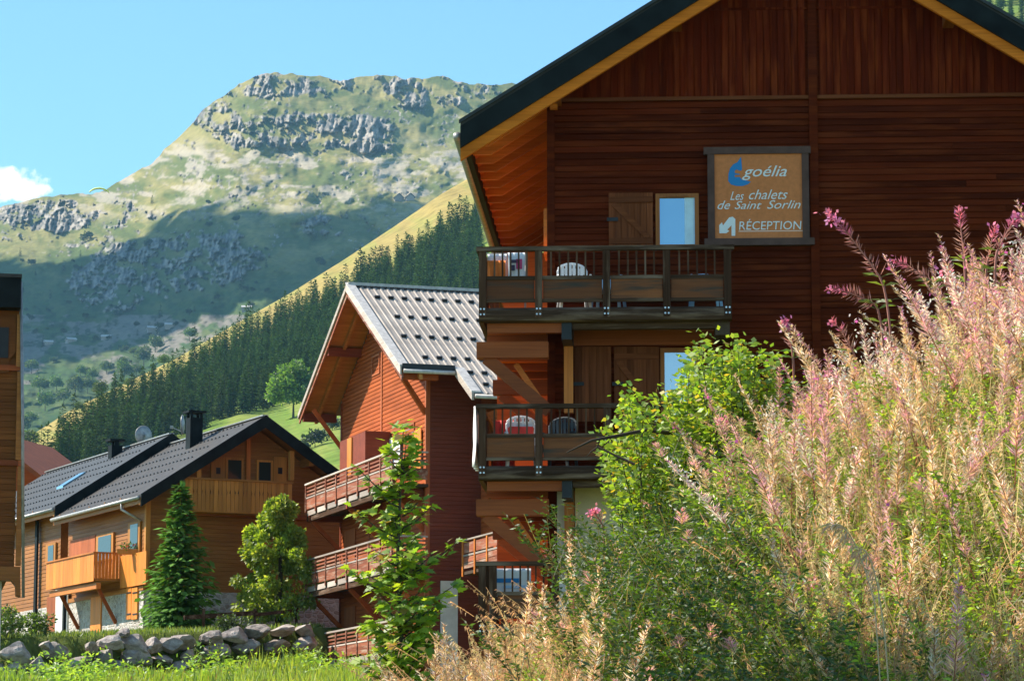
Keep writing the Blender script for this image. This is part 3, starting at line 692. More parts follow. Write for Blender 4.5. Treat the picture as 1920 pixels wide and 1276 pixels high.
# body and gable
body = MB().prism([(UL + .03, -1.5), (UR - .03, -1.5), (UR - .03, top_z(UR) - .35), (0, ZR - .35), (UL + .03, top_z(UL) - .35)], 'y', 0.035, DEP - 1).build('wall', M['facade'], main)
PH = 0.108
def cuts(a, b):
    # boards of random length butted end to end
    out = []; x = a
    while x < b - .01:
        y = x + random.uniform(2.2, 4.6)
        if b - y < .9: y = b
        out.append((x, y - (.006 if y < b else 0))); x = y
    return out
nrow = int((z190 + 1.0) / PH)
for i in range(nrow):
    z0 = z190 - .03 - (i + 1) * PH; z1 = z0 + PH - .010
    d = random.uniform(-.006, .006)
    for (a, b) in cuts(UL, -.075) + cuts(.075, UR):
        d = random.uniform(-.005, .005)
        MB().prism([(-.002 + d, z0), (.0 + d, z1 - .008), (.006 + d, z1), (.034, z1), (.034, z0)], 'x', a, b).build('plank', M['facade'], main)
VB = 0.118
nb = int((UR - UL) / VB)
for i in range(nb):
    a = UL + i * VB; b = a + VB - .009
    if a < .075 and b > -.075: continue
    d = random.uniform(-.005, .005)
    MB().prism([(a, z190 + .05), (b, z190 + .05), (b, top_z(b) - .30), (a, top_z(a) - .30)], 'y', -.004 + d, .034).build('board', M['gable'], main)
for a, b in ((UL, -.075), (.075, UR)):
    bx('trim_board', M['shutter_x'], main, a, b, -.045, .03, z190 - .015, z190 + .045)
    zt = A.Z(20); bx('trim_board', M['gable'], main, max(a, -(ZR - zt - .35) / SLP), min(b, (ZR - zt - .35) / SLP), -.022, .03, zt - .02, zt + .02)
bx('ridge_post', M['facade'], main, -.072, .072, -.05, .03, -1, ZR - .4)
bx('corner_board', M['facade'], main, UL - .03, UL + .10, -.030, .03, -1, z190 - .03)
bx('corner_board', M['facade'], main, UR - .10, UR + .03, -.030, .03, -1, z190 - .03)
# roof
for s in (-1, 1):
    e = UE if s < 0 else -UE
    pr = lambda lo, hi: [(0, ZR - lo), (e, top_z(e) - lo), (e, top_z(e) - hi), (0, ZR - hi)]
    rf = MB().prism(pr(0, .09), 'y', -WO - .03, DEP).build('roof', M['slate'], main)
    MB().prism([(0, ZR + .012), (e * 1.004, top_z(e) + .012), (e * 1.004, top_z(e) - .05), (0, ZR - .05)], 'y', -WO - .075, -WO - .034).build('metal_edge', M['slate2'], rf)
    MB().prism(pr(.093, .46), 'y', -WO - .055, -WO + .01).build('fascia_board', M['fascia'], main)
    MB().prism(pr(.093, .15), 'y', -WO + .014, DEP - .1).build('soffit', M['soffit'], main)
    MB().prism(pr(.154, .66), 'y', -WO + .014, -WO + .11).build('barge_rafter', M['barge'], main)
    gz = top_z(e) - .13
    bx('eave_board', M['fascia'], main, min(e, e * .985), max(e, e * .985), -WO + .014, DEP - .12, top_z(e) - .30, top_z(e) - .095)
    gut = MB().tube([(e + s * .06, -WO + .1, gz - .10), (e + s * .06, DEP - .2, gz - .10)], .075, 10).build('gutter', M['zinc'], main, smooth=True)
    # purlins carrying the overhang
    for pxp in (1043, 1275):
        u = s * abs(A.U(pxp, -.4)); t = top_z(u) - .154
        MB().box(u - .09, u + .09, -WO + .115, .03, t - .36, t - .02).build('purlin', M['beam_y'], main)
    # rafters of the side eave with level-cut tails
    for k in range(18):
        w = -.55 + k * .72; under = lambda u: top_z(u) - .154; dd = .26
        e2 = e - s * .03; zt = under(e2) - .03; u2 = s * ((ZR - .154 - dd - zt) / SLP)
        u_in = (UL if s < 0 else UR)
        MB().prism([(e2, under(e2)), (e2, zt), (u2, zt), (u_in, under(u_in) - dd), (u_in, under(u_in))], 'y', w, w + .09).build('rafter', M['rafter'], main)
bx('ridge_purlin', M['beam_y'], main, -.1, .1, -WO + .115, .02, ZR - .62, ZR - .2)
bx('corbel', M['rafter'], main, A.U(1033), A.U(1047), -.22, -.05, A.Z(206), A.Z(178))

def shutter(parent, fr, x0, x1, y0, y1, w, zbrace=True, name='shutter', flip=False):
    """plank shutter between two photo columns and rows on the plane w"""
    u0, u1 = fr.U(x0, w, y0), fr.U(x1, w, y0); z1, z0 = fr.Z(y0, w, x0), fr.Z(y1, w, x0)
    sh = bx(name, M['shutter'], parent, u0, u1, w + .012, w + .03, z0, z1)
    n = max(4, int((u1 - u0) / .105)); d = (u1 - u0) / n
    for i in range(n): bx('slat', M['shutter'], sh, u0 + i * d + .004, u0 + (i + 1) * d - .004, w - .008 + random.uniform(-.003, .003), w + .010, z0, z1)
    if zbrace:
        h = (z1 - z0)
        for zz in (z0 + .10 * h, z1 - .13 * h): bx('ledge', M['shutter_x'], sh, u0 + .01, u1 - .01, w - .034, w - .013, zz - .05, zz + .05)
        p, q = (u0 + .08, w - .024, z1 - .20 * h), (u1 - .08, w - .024, z0 + .16 * h)
        br('brace', M['shutter_x'], sh, p, q, .02, .09)
    bx('hinge', M['black'], sh, u0 - .03, u0 + .16, w - .05, w - .036, (z0 + z1) / 2 - .03, (z0 + z1) / 2 + .03)
    return sh
def window(parent, fr, x0, x1, y0, y1, w, glass='glass', frame='frame', fw=.07, name='window', mid=False):
    u0, u1 = fr.U(x0, w, y0), fr.U(x1, w, y0); z1, z0 = fr.Z(y0, w, x0), fr.Z(y1, w, x0)
    f = MB().box(u0, u0 + fw, w, w + .09, z0, z1).box(u1 - fw, u1, w, w + .09, z0, z1).box(u0 + fw, u1 - fw, w + .002, w + .088, z1 - fw, z1).box(u0 + fw, u1 - fw, w + .002, w + .088, z0, z0 + fw)
    if mid: f.box((u0 + u1) / 2 - .03, (u0 + u1) / 2 + .03, w + .004, w + .086, z0 + fw, z1 - fw)
    wn = f.build(name, M[frame], parent)
    bx('pane', M[glass], wn, u0 + fw, u1 - fw, w + .045, w + .055, z0 + fw, z1 - fw)
    return wn, (u0, u1, z0, z1)
# upper storey opening
shutter(main, A, 1141, 1224, 362, 462, -.05)
wn, (a, b, c, d) = window(main, A, 1229, 1310, 363, 466, -.06)
bx('curtain', M['curtain'], wn, b - .07 - .17, b - .075, -.030, -.018, c + .07, d - .07)
bx('lintel', M['frame'], wn, a + .2, b - .18, -.085, -.062, d - .055, d - .025)
# middle storey
shutter(main, A, 1077, 1146, 650, 790, -.05, zbrace=False)
shutter(main, A, 1151, 1236, 650, 790, -.055)
wn, (a, b, c, d) = window(main, A, 1238, 1312, 652, 810, -.06, glass='glassgrey')
bx('head_board', M['beam_x'], main, A.U(1076), A.U(1345), -.07, -.012, A.Z(648), A.Z(612))
# ground storey: plaster, two pale posts, brown opening behind
bx('plaster_wall', M['plaster'], main, A.U(1078), A.U(1420), -.055, -.012, -.5, A.Z(905))
bx('plaster_pier', M['whiteplaster'], main, A.U(1045), A.U(1063), -.20, -.06, -.5, A.Z(905))
bx('post', M['beam_z'], main, A.U(1064), A.U(1077), -.16, -.06, -.5, A.Z(920))
# set-back wing behind the left corner
wz0 = 8.0
WU0, WU1 = A.U(932, wz0), A.U(1100, wz0)
wing = bx('wing_wall', M['red_x'], main, WU0, UL - .06, wz0, DEP - 2, -1.5, A.Z(474, wz0, 950))
for i in range(64):
    z0 = -1.2 + i * .14
    if z0 + .13 < A.Z(474, wz0, 950): bx('plank', M['red_x'], wing, WU0 + .01, UL - .065, wz0 - .02 + random.uniform(-.004, .004), wz0 - .002, z0, z0 + .128)
for y0, y1 in ((655, 700), (985, 1060)):
    u0, u1, z0, z1 = A.U(985, wz0, y0), A.U(1018, wz0, y0), A.Z(y1, wz0, 990), A.Z(y0, wz0, 990)
    wf = MB().box(u0, u0 + .06, wz0 - .09, wz0 - .025, z0, z1).box(u1 - .06, u1, wz0 - .09, wz0 - .025, z0, z1).box(u0 + .06, u1 - .06, wz0 - .09, wz0 - .025, z1 - .06, z1).build('window', M['frame'], wing)
    bx('pane', M['glassdark'], wf, u0 + .06, u1 - .06, wz0 - .06, wz0 - .03, z0, z1 - .06)

# balconies -------------------------------------------------------------------
WB = -1.25                                              # balcony front plane
UB0, UB1 = A.U(899, WB, 500), A.U(1371, WB, 500)
def balcony(y_rail, cols, u1, side=True, supports=True, deep=6.0):
    """wrap-round balcony whose handrail top sits at photo row y_rail"""
    zr = A.Z(y_rail, WB); k = (A.Z(461, WB) - A.Z(600, WB)) / 139.0
    Z = lambda dy: zr - dy * k                          # dy photo pixels below the rail
    b = bx('balcony_deck', M['greywood_y'], main, UB0 + .04, u1 - .03, WB + .06, -.03, Z(124), Z(118))
    bx('side_deck', M['greywood_y'], b, UB0 + .04, UL - .04, .0, deep, Z(124), Z(118))
    # round-topped edge beam of the deck
    MB().prism([(WB - .03, Z(138)), (WB + .01, Z(140)), (WB + .10, Z(140)), (WB + .14, Z(136)), (WB + .14, Z(118)), (WB + .10, Z(114)), (WB - .0, Z(114)), (WB - .04, Z(119)), (WB - .05, Z(129))], 'x', UB0, u1).build('edge_beam', M['greywood'], b)
    rail = bx('handrail', M['greywood'], main, UB0 - .05, u1 + .05, WB - .07, WB + .06, Z(8), Z(0))
    bx('side_rail', M['greywood_y'], rail, UB0 - .05, UB0 + .07, WB + .065, deep, Z(8), Z(.4))
    bx('side_edge', M['greywood_y'], rail, UB0 - .02, UB0 + .06, WB + .15, deep, Z(139), Z(115))
    for dy0, dy1 in ((55, 60), (60, 64)): pass
    us = [A.U(c, WB, 500) for c in cols]
    for q in us:
        po = bx('post', M['greywood_z'], main, q - .06, q + .06, WB - .055, WB + .045, Z(133), Z(8.2))
        for dz in (117, 127):
            for du in (-.028, .028): MB().tube([(q + du, WB - .056, Z(dz)), (q + du, WB - .075, Z(dz))], .016, 6).build('bolt', M['steel'], po)
    wv = [WB + 1.6, WB + 3.2, WB + 4.8, deep - .1]
    for w in wv: bx('post', M['greywood_z'], main, UB0 - .03, UB0 + .06, w, w + .1, Z(133), Z(8.2))
    for i in range(len(us) - 1):
        a, c = us[i] + .062, us[i + 1] - .062
        bx('mid_rail', M['greywood'], main, a, c, WB - .03, WB + .03, Z(62), Z(55))
        bx('low_rail', M['greywood'], main, a, c, WB - .03, WB + .03, Z(104), Z(98))
        bx('infill_board', M['infill'], main, a + .01, c - .01, WB - .012, WB + .012, Z(98), Z(62))
        n = max(3, round((c - a) / .135))
        for j in range(1, n):
            u = a + (c - a) * j / n
            bx('baluster', M['greywood_z'], main, u - .014, u + .014, WB - .014, WB + .014, Z(55), Z(8.2))
    for w0, w1 in ((WB + .05, WB + 1.6), (WB + 1.7, WB + 3.2), (WB + 3.3, WB + 4.8)):
        bx('infill_board', M['infill'], main, UB0 - .012, UB0 + .012, w0, w1, Z(98), Z(62))
        for j in range(1, 10):
            w = w0 + (w1 - w0) * j / 10; bx('baluster', M['greywood_z'], main, UB0 - .014, UB0 + .014, w - .014, w + .014, Z(55), Z(8.2))
    if not supports: return Z
    # under the deck: trimmed beams, joist ends, cantilever logs and braces
    bx('deck_beam', M['beam_x'], main, UB0 + .12, A.U(1053, WB), WB + .15, WB + .30, Z(158), Z(140.5))
    bx('deck_board', M['soffit'], main, UB0 + .06, UL - .05, .02, deep, Z(146), Z(141))
    for w in np.arange(-.2, deep - .3, 1.15): bx('joist', M['beam_x'], main, UB0 + .06, UL - .02, float(w), float(w) + .10, Z(160), Z(146.5))
    bx('deck_beam', M['greywood'], main, A.U(1073, WB), u1 - .08, WB + .16, WB + .32, Z(152), Z(140.5))
    bx('joist_end', M['black'], main, A.U(1053, WB), A.U(1072, WB), WB + .10, -.06, Z(172), Z(141))
    bx('joist_end', M['greywood_y'], main, u1 - .27, u1 - .03, WB + .14, -.04, Z(165), Z(140.6))
    zp = Z(172)
    bx('post', M['beam_z'], main, A.U(1058, -.3), A.U(1075, -.3), -.38, -.20, Z(298), zp)
    for w in (-.75, 3.95):
        bx('cantilever_log', M['beam_x'], main, A.U(894, -.75), UL + .02, w - .13, w + .13, Z(201), Z(171))
        br('knee_brace', M['beam_x'], main, (A.U(912, -.75), w, Z(200)), (UL + .03, w + .03, Z(300)), .15, .2)
        br('knee_brace', M['rafter'], main, (A.U(965, -.75), w + .4, Z(205)), (UL - .03, w + .4, Z(290)), .07, .09)
        bx('cross_beam', M['beam_x'], main, A.U(925, -.75), UL, w + .15, w + .3, Z(192), Z(174))
    return Z
cols = [905, 1010, 1137, 1250, 1364]
Z1 = balcony(461, cols, UB1)
Z2 = balcony(756, [905, 1010, 1137, 1250, 1364], UB1)
Z3 = balcony(1051, [905, 925, 1040], A.U(1060, WB), supports=False)
bx('side_shutter', M['rafter'], main, UL - .10, UL - .04, .2, .9, A.Z(470), A.Z(385))

# reception sign --------------------------------------------------------------
def text_part(txt, parent, mat, u0, u1, z0, z1, w, shear=.28, offset=0.0, name='lettering', cap=True):
    c = bpy.data.curves.new(name, 'FONT'); c.body = txt; c.size = 1; c.shear = shear; c.offset = offset; c.extrude = 0.01; c.resolution_u = 3
    o = bpy.data.objects.new(name, c); COL.objects.link(o); dg = bpy.context.evaluated_depsgraph_get()
    me = bpy.data.meshes.new_from_object(o.evaluated_get(dg)); bpy.data.objects.remove(o)
    n = len(me.vertices); v = np.empty(n * 3, np.float32); me.vertices.foreach_get('co', v); v = v.reshape(-1, 3)
    lo, hi = v.min(0), v.max(0); x = (v[:, 0] - lo[0]) / (hi[0] - lo[0]); y = (v[:, 1] - lo[1]) / (hi[1] - lo[1]); zz = (v[:, 2] - lo[2]) / (hi[2] - lo[2])
    q = np.stack([u0 + (u1 - u0) * x, w - .006 * zz, z0 + (z1 - z0) * y], -1); me.vertices.foreach_set('co', q.reshape(-1).astype(np.float32)); me.update()
    me.materials.clear(); me.materials.append(mat); o = bpy.data.objects.new(name, me); link(o, parent); return o
SW = -.10
sign = empty('reception_sign', A.world(A.U(1422, SW), SW, A.Z(460, SW)), A.rot, 'square orange brown reception sign with blue logo and white lettering', 'sign')
su, sz = A.U(1422, SW), A.Z(460, SW)
SU = lambda px, w=SW: A.U(px, w, 370) - su
SZ = lambda py, w=SW: A.Z(py, w, 1422) - sz
def sbox(name, m, x0, x1, y0, y1, w0, w1): return bx(name, M[m], sign, SU(x0), SU(x1), w0, w1, SZ(y1), SZ(y0))
sbox('board', 'signboard', 1338, 1507, 286, 450, -.01, .03)
sbox('frame_bar', 'signframe', 1320, 1521, 276, 289, -.05, .09); sbox('frame_bar', 'signframe', 1320, 1526, 447, 460, -.05, .09)
sbox('frame_bar', 'signframe', 1327, 1340, 289.2, 446.8, -.04, .09); sbox('frame_bar', 'signframe', 1504, 1517, 289.2, 446.8, -.04, .09)
TP = lambda t, m, x0, x1, y0, y1, **k: text_part(t, sign, M[m], SU(x0), SU(x1), SZ(y1), SZ(y0), -.0125, **k)
TP('goélia', 'signwhite', 1392, 1476, 311, 338, shear=.35, offset=.004)
TP('Les', 'signwhite', 1369, 1395, 359, 375, shear=.38); TP('chalets', 'signwhite', 1404, 1477, 356, 374, shear=.38)
TP('de', 'signwhite', 1345, 1369, 376, 392, shear=.38); TP('Saint', 'signwhite', 1377, 1428, 377, 392, shear=.38); TP('Sorlin', 'signwhite', 1438, 1501, 376, 392, shear=.38)
TP('RÉCEPTION', 'signwhite', 1385, 1502, 411, 431, shear=.10)
sbox('underline', 'signpink', 1384, 1505, 432.5, 434.5, -.0165, -.012)
def flat(name, m, pts):
    MB().prism([(SU(x), SZ(y)) for x, y in pts], 'y', -.0150, -.011).build(name, M[m], sign)
K = lambda x, y: (1310 + x / 6.078, 260 + y / 6.078)
flat('arrow', 'signwhite', [K(*p) for p in [(232, 1075), (230, 985), (262, 950), (274, 985), (345, 895), (385, 888), (415, 915), (412, 1105), (370, 1105), (370, 985), (322, 1035), (345, 1050), (310, 1075)]])
flat('logo', 'signblue', [K(*p) for p in [(487, 205), (492, 260), (498, 352), (485, 365), (458, 362), (440, 350), (415, 362), (415, 392), (470, 400), (472, 412), (415, 412), (415, 438), (470, 436), (500, 470), (545, 478), (598, 492), (560, 522), (500, 540), (430, 538), (370, 520), (338, 480), (342, 400), (362, 335), (400, 290), (445, 268), (465, 240)]])

# things on the balconies --------------------------------------------------------
def chair(mat, u, w, zf, rz, h, label, group=None, cushion=None):
    t = empty('plastic_chair', A.world(u, w, zf), A.rot + rz, label, 'chair', group)
    MB().prism([(-.23, -.22), (.23, -.22), (.25, .18), (.2, .24), (-.2, .24), (-.25, .18)], 'z', .40, .43).build('seat', mat, t)
    arc = []
    for i in range(9): a = math.pi * i / 8; arc.append((-.24 * math.cos(a), .25 + .06 * math.sin(a), h - .14 + .14 * math.sin(a)))
    MB().tube([(-.22, .22, .42)] + arc + [(.22, .22, .42)], .022, 6).build('back_frame', mat, t)
    for k in range(6):
        x = -.16 + .064 * k; zt = h - .15 + .14 * math.sqrt(max(0, 1 - (x / .25) ** 2))
        bx('back_slat', mat, t, x - .022, x + .022, .235, .25, .45, zt)
    MB().bar((-.24, .27, h - .14), (.24, .27, h - .14), .02, .10).build('back_panel', mat, t)
    for sx in (-1, 1):
        for sy in (-1, 1): br('leg', mat, t, (sx * .21, sy * .2, .41), (sx * .25, sy * .25, 0), .045)
        MB().tube([(sx * .25, -.22, .62), (sx * .27, 0, .64), (sx * .25, .24, .62)], .022, 6).build('armrest', mat, t)
        br('arm_post', mat, t, (sx * .23, -.21, .41), (sx * .25, -.22, .62), .035)
    if cushion: MB().box(-.2, .2, .20, .232, .46, h - .18).build('cushion', cushion, t)
    return t
zf1, zf2 = Z1(118), Z2(118)
W_ = lambda px, w: A.U(px, w, 500)
chair(M['plastic'], W_(1076, -.75), -.75, zf1, 0.15, .90, 'white slatted plastic chair on the upper balcony with the white towels')
chair(M['bluewhite'], W_(1140, -.6), -.6, zf1, -.2, .70, 'low pale blue plastic chair beside the white slatted chair')
chair(M['bluewhite'], W_(1322, -.6), -.6, zf1, .1, .72, 'pale blue plastic chair under the sign end of the upper balcony')
chair(M['whitecloth'], W_(978, -.7), -.7, zf2, .1, .95, 'cream round backed chair with a red cushion on the middle balcony', cushion=M['redcloth'])
chair(M['darkfabric'], W_(1046, -.65), -.65, zf2, -.3, .93, 'dark grey round backed chair on the middle balcony')
def towel(name, u0, u1, w, z0, z1, mat, label, amp=.03, cat='towel', axis='u', stripes=None):
    cu, cw = ((u0 + u1) / 2, w) if axis == 'u' else (w, (u0 + u1) / 2)
    t = empty(name, A.world(cu, cw, z0), A.rot, label, cat); L = u1 - u0; m = MB(); nx, nz = 14, 8
    def pt(i, j, side):
        a = -L / 2 + L * i / nx; z = (z1 - z0) * j / nz; f = amp * math.sin(i * 1.5 + j * .3) * (1 - .6 * j / nz) + side * .006
        return (a, f, z) if axis == 'u' else (f, a, z)
    vs = [pt(i, j, s) for s in (-1, 1) for j in range(nz + 1) for i in range(nx + 1)]; o_ = (nx + 1) * (nz + 1); I = lambda i, j, s: s * o_ + j * (nx + 1) + i; f = []
    for j in range(nz):
        for i in range(nx): f += [(I(i, j, 0), I(i + 1, j, 0), I(i + 1, j + 1, 0), I(i, j + 1, 0)), (I(i, j, 1), I(i, j + 1, 1), I(i + 1, j + 1, 1), I(i + 1, j, 1))]
    for i in range(nx): f += [(I(i, 0, 0), I(i, 0, 1), I(i + 1, 0, 1), I(i + 1, 0, 0)), (I(i, nz, 0), I(i + 1, nz, 0), I(i + 1, nz, 1), I(i, nz, 1))]
    m.add(vs, f).build('cloth', mat, t, smooth=True)
    for k, (f0, f1, g0, g1, sm) in enumerate(stripes or []):
        MB().box(-L / 2 + L * f0, -L / 2 + L * f1, -amp - .012, -amp - .006, (z1 - z0) * g0, (z1 - z0) * g1).build('print', sm, t)
    return t
rack = empty('drying_rack', A.world(W_(945, -.55), -.55, zf1), A.rot, 'drying rack hung with towels at the wall corner of the upper balcony', 'drying rack')
rx0, rx1 = W_(908, -.55) - W_(945, -.55), W_(985, -.55) - W_(945, -.55); rt = A.Z(474, -.55) - zf1
for x in (rx0, rx1):
    for s in (-1, 1): MB().tube([(x, s * .22, 0), (x, -s * .05, rt)], .010, 6).build('leg', M['zinc'], rack)
for y in (-.06, .06): MB().tube([(rx0, y, rt), (rx1, y, rt)], .008, 6).build('wire', M['zinc'], rack)
dk = plain('towel_dark_print', (.06, .05, .08), .8); pk = plain('towel_pink_print', (.55, .06, .16), .8)
towel('towel', W_(952, -.62), W_(984, -.62), -.62, zf1 + rt - .55, zf1 + rt + .01, M['whitecloth'], 'white towel with dark and pink print on the drying rack', .02, stripes=[(.12, .42, .45, .62, dk), (.5, .85, .5, .8, pk), (.2, .6, .68, .78, dk)])
towel('towel', W_(914, -.62), W_(948, -.62), -.62, zf1 + rt - .62, zf1 + rt - .12, M['orangecloth'], 'orange towel low on the drying rack', .03)
towel('towel', W_(914, -.50), W_(950, -.50), -.50, zf1 + rt - .45, zf1 + rt + .01, M['whitecloth'], 'plain white towel behind the orange towel', .02)
towel('towel', -1.0, .1, UB0 - .09, Z2(110), Z2(-1), M['whitecloth'], 'white sheet draped over the side rail of the middle balcony', .05, cat='sheet', axis='w')
towel('towel', W_(925, -.3), W_(965, -.3), -.3, zf2 + .05, zf2 + .9, M['redcloth'], 'red cloth hanging beside the cream chair', .04, cat='cloth')
towel('banner', W_(922, -.9), W_(995, -.9), -.9, Z3(62), Z3(10), M['whitecloth'], 'white and blue cloth behind the lowest grey railing', .02, cat='cloth', stripes=[(.1, .7, .5, .65, M['signblue']), (.3, .95, .3, .4, M['bluewhite'])])
side = bx('side_cladding', M['rafter'], main, UL - .012, UL + .028, .04, DEP - 1, 0, top_z(UL) - .36)

# ================================================================== MIDDLE CHALET (red timber, pale metal roof)
tb = (-860 - CX) / F * CP; B = Frame(800, 99.0, -tb, -1.0, 3.6)
mid = empty('chalet', B.world(0, 0, 0), B.rot, 'tall red timber chalet with a pale ribbed metal roof and stacked balconies', 'chalet')
UF = B.U(640, 0, 900); BHW = -UF / 2; BR = UF / 2          # gable wall from UF to 0, ridge at BR
lo, hi = .3, 4.0
for _ in range(40):                                       # verge overhang that puts the apex at photo column 650
    m_ = (lo + hi) / 2
    px_, _y = proj(np.array(B.world(BR, -m_, 14)))
    if px_ > 650: lo = m_
    else: hi = m_
BWO = (lo + hi) / 2
zr_ = B.uz(650, 534, -BWO)[1]
ue, ze = B.uz(753, 692, -BWO); uf2, zf_ = B.uz(559, 775, -BWO)
BS = ((zr_ - ze) / (ue - BR) + (zr_ - zf_) / (BR - uf2)) / 2
UE_R, UE_L = ue, BR - (zr_ - zf_) / BS
btop = lambda u: zr_ - BS * abs(u - BR)
print('B', UF, BWO, zr_, BS, UE_R, UE_L)
def w_at(px, py, u):                                      # depth at which a photo column meets the plane u
    return B.wz(px, py, u)[0]
WST = w_at(858, 690, UE_R)                                # here the lower, wider rear part begins
BLEN = WST + 14.0
UE_2 = UE_R + 1.9
ext = .0
MB().prism([(UF + .02, -3), (-.02, -3), (-.02, btop(0) - .3), (BR, zr_ - .3), (UF + .02, btop(UF) - .3)], 'y', .03, BLEN - 1).build('wall', M['red_x'], mid)
def siding(name, mat, parent, z0, z1, lim, plane, h=.145, skip=None):
    m = MB(); z = z0
    while z < z1:
        a, b = lim(z + h / 2)
        if b - a > .05:
            d = random.uniform(-.004, .004)
            if plane == 'w': m.prism([(-.020 + d, z), (-.004, z + h - .012), (.025, z + h - .012), (.025, z)], 'x', a, b)
            else: m.prism([(.020 + d, z), (.004, z + h - .012), (-.025, z + h - .012), (-.025, z)], 'y', a, b)
        z += h
    return m.build(name, mat, parent, kind='stuff')
siding('lap_siding', M['red_x'], mid, -2, zr_ - .5, lambda z: (max(UF, BR - (zr_ - .32 - z) / BS), min(0, BR + (zr_ - .32 - z) / BS)), 'w')
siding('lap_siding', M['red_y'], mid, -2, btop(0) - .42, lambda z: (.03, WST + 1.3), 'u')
bx('corner_post', M['red_z'], mid, -.10, .035, -.045, .10, -2, btop(0) - .45)
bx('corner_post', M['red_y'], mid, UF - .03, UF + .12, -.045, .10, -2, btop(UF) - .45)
bx('gable_post', M['red_z'], mid, BR - .07, BR + .07, -.045, .02, B.Z(860, 0, 720), zr_ - .5)
# roof sheets of the near slope, each with its own rib
def roof_sheet(u_lo, wd):
    m = MB(); L = u_lo - BR; z = lambda u, h=0: (u, None, -BS * (u - 0) + h)
    prof = [(0, 0), (wd * .62, 0), (wd * .70, .036), (wd * .90, .036), (wd * .985, 0)]
    vs = []; n = len(prof)
    for uu in (0.0, L):
        for y, h in prof: vs.append((uu, y, -BS * uu + h))
    for uu in (0.0, L):
        for y, h in prof: vs.append((uu, y, -BS * uu + h - .02))
    f = [(i, i + 1, n + i + 1, n + i) for i in range(n - 1)] + [(2 * n + i, 3 * n + i, 3 * n + i + 1, 2 * n + i + 1) for i in range(n - 1)]
    f += [(n + i, n + i + 1, 3 * n + i + 1, 3 * n + i) for i in range(n - 1)] + [(0, n, 3 * n, 2 * n), (n - 1, 3 * n - 1, 4 * n - 1, 2 * n - 1)]
    return m.add(vs, f).mesh('roof_sheet', M['tin'])
SW_ = .245
s1, s2 = roof_sheet(UE_R, SW_), roof_sheet(UE_2, SW_); nsh = int((BLEN + BWO) / SW_)
roofR = MB().prism([(BR, zr_ - .05), (UE_R - .02, btop(UE_R) - .05), (UE_R - .02, btop(UE_R) - .16), (BR, zr_ - .16)], 'y', -BWO + .02, BLEN).build('roof', M['soffit_y'], mid)
MB().prism([(UE_R - .02, btop(UE_R) - .05), (UE_2 - .02, btop(UE_2) - .05), (UE_2 - .02, btop(UE_2) - .16), (UE_R - .02, btop(UE_R) - .16)], 'y', WST + .02, BLEN).build('roof_extension', M['soffit_y'], mid)
stop = MB().box(-.05, .05, -.095, .095, 0, .085).mesh('snow_stop', M['black'])
for i in range(nsh):
    w0 = -BWO + .22 + i * SW_
    if w0 > WST + 9.5: break
    part('roof_sheet', s2 if w0 > WST else s1, roofR, (BR, w0, zr_))
    for r_, fr_ in enumerate((.16, .40, .64, .885, 1.04, 1.17)):
        u = BR + (UE_R - BR) * fr_
        if fr_ > 1 and w0 < WST + .2: continue
        if (i + r_) % 2 == 0 and i > [1, 2, 0, 1, 1, 1][r_]: part('snow_stop', stop, roofR, (u, w0 + .08, btop(u) + .01), (0, math.atan(BS), 0))
bx('ridge_cap', M['tinedge'], roofR, BR - .16, BR + .16, -BWO + .0, BLEN, zr_ - .03, zr_ + .075)
for i in range(0, nsh, 1):
    w0 = -BWO + .35 + i * SW_
    if w0 < WST + 9: part('ridge_gap', stop, roofR, (BR + .24, w0, btop(BR + .24) + .03), (0, math.atan(BS), 0), (.5, .7, .6))
def slope_strip(name, mat, parent, u0, u1, w0, w1, h0, h1): return MB().prism([(u0, btop(u0) + h1), (u1, btop(u1) + h1), (u1, btop(u1) + h0), (u0, btop(u0) + h0)], 'y', w0, w1).build(name, mat, parent)
slope_strip('verge_flashing', M['tinedge'], roofR, BR, UE_R, -BWO - .06, -BWO + .24, .03, .085)
slope_strip('verge_board', M['palewood'], mid, BR, UE_R, -BWO - .05, -BWO + .0, -.24, .025)
slope_strip('verge_board', M['redrail'], mid, BR, UE_R, -BWO + .005, -BWO + .06, -.42, -.17)
slope_strip('verge_flashing', M['tinedge'], roofR, UE_R, UE_2, WST - .10, WST + .22, .03, .085)
slope_strip('verge_board', M['palewood'], mid, UE_R, UE_2, WST - .09, WST - .01, -.22, .025)
slope_strip('roof_left', M['tin'], mid, UE_L, BR, -BWO - .03, BLEN, -.04, .02)
slope_strip('verge_board', M['palewood'], mid, UE_L, BR, -BWO - .05, -BWO + .0, -.22, -.045)
slope_strip('verge_board', M['redrail'], mid, UE_L, BR, -BWO + .005, -BWO + .06, -.40, -.16)
sb = MB(); n_ = 34
for i in range(n_):                                       # soffit boards of both slopes, seen from below
    for a, b in ((UE_L, BR), (BR, UE_R)):
        u0 = a + (b - a) * i / n_; u1 = a + (b - a) * (i + 1) / n_ - .012 * (1 if b > a else -1)
        sb.prism([(u0, btop(u0) - .165), (u1, btop(u1) - .165), (u1, btop(u1) - .19 - .006 * (i % 2)), (u0, btop(u0) - .19)], 'y', -BWO + .065, .02)
sb.build('soffit_boards', M['soffit_y'], mid, kind='stuff')
for k, u in enumerate((UE_L + .35, BR - BHW * .52, BR, BR + BHW * .52, UE_R - .35)):
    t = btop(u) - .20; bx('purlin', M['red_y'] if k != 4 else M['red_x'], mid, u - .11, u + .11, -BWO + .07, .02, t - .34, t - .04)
for u0, u1 in ((UE_L, BR), (BR, UE_R)): slope_strip('rafter', M['soffit_y'], mid, u0, u1, -BWO * .5 - .06, -BWO * .5 + .06, -.38, -.195)
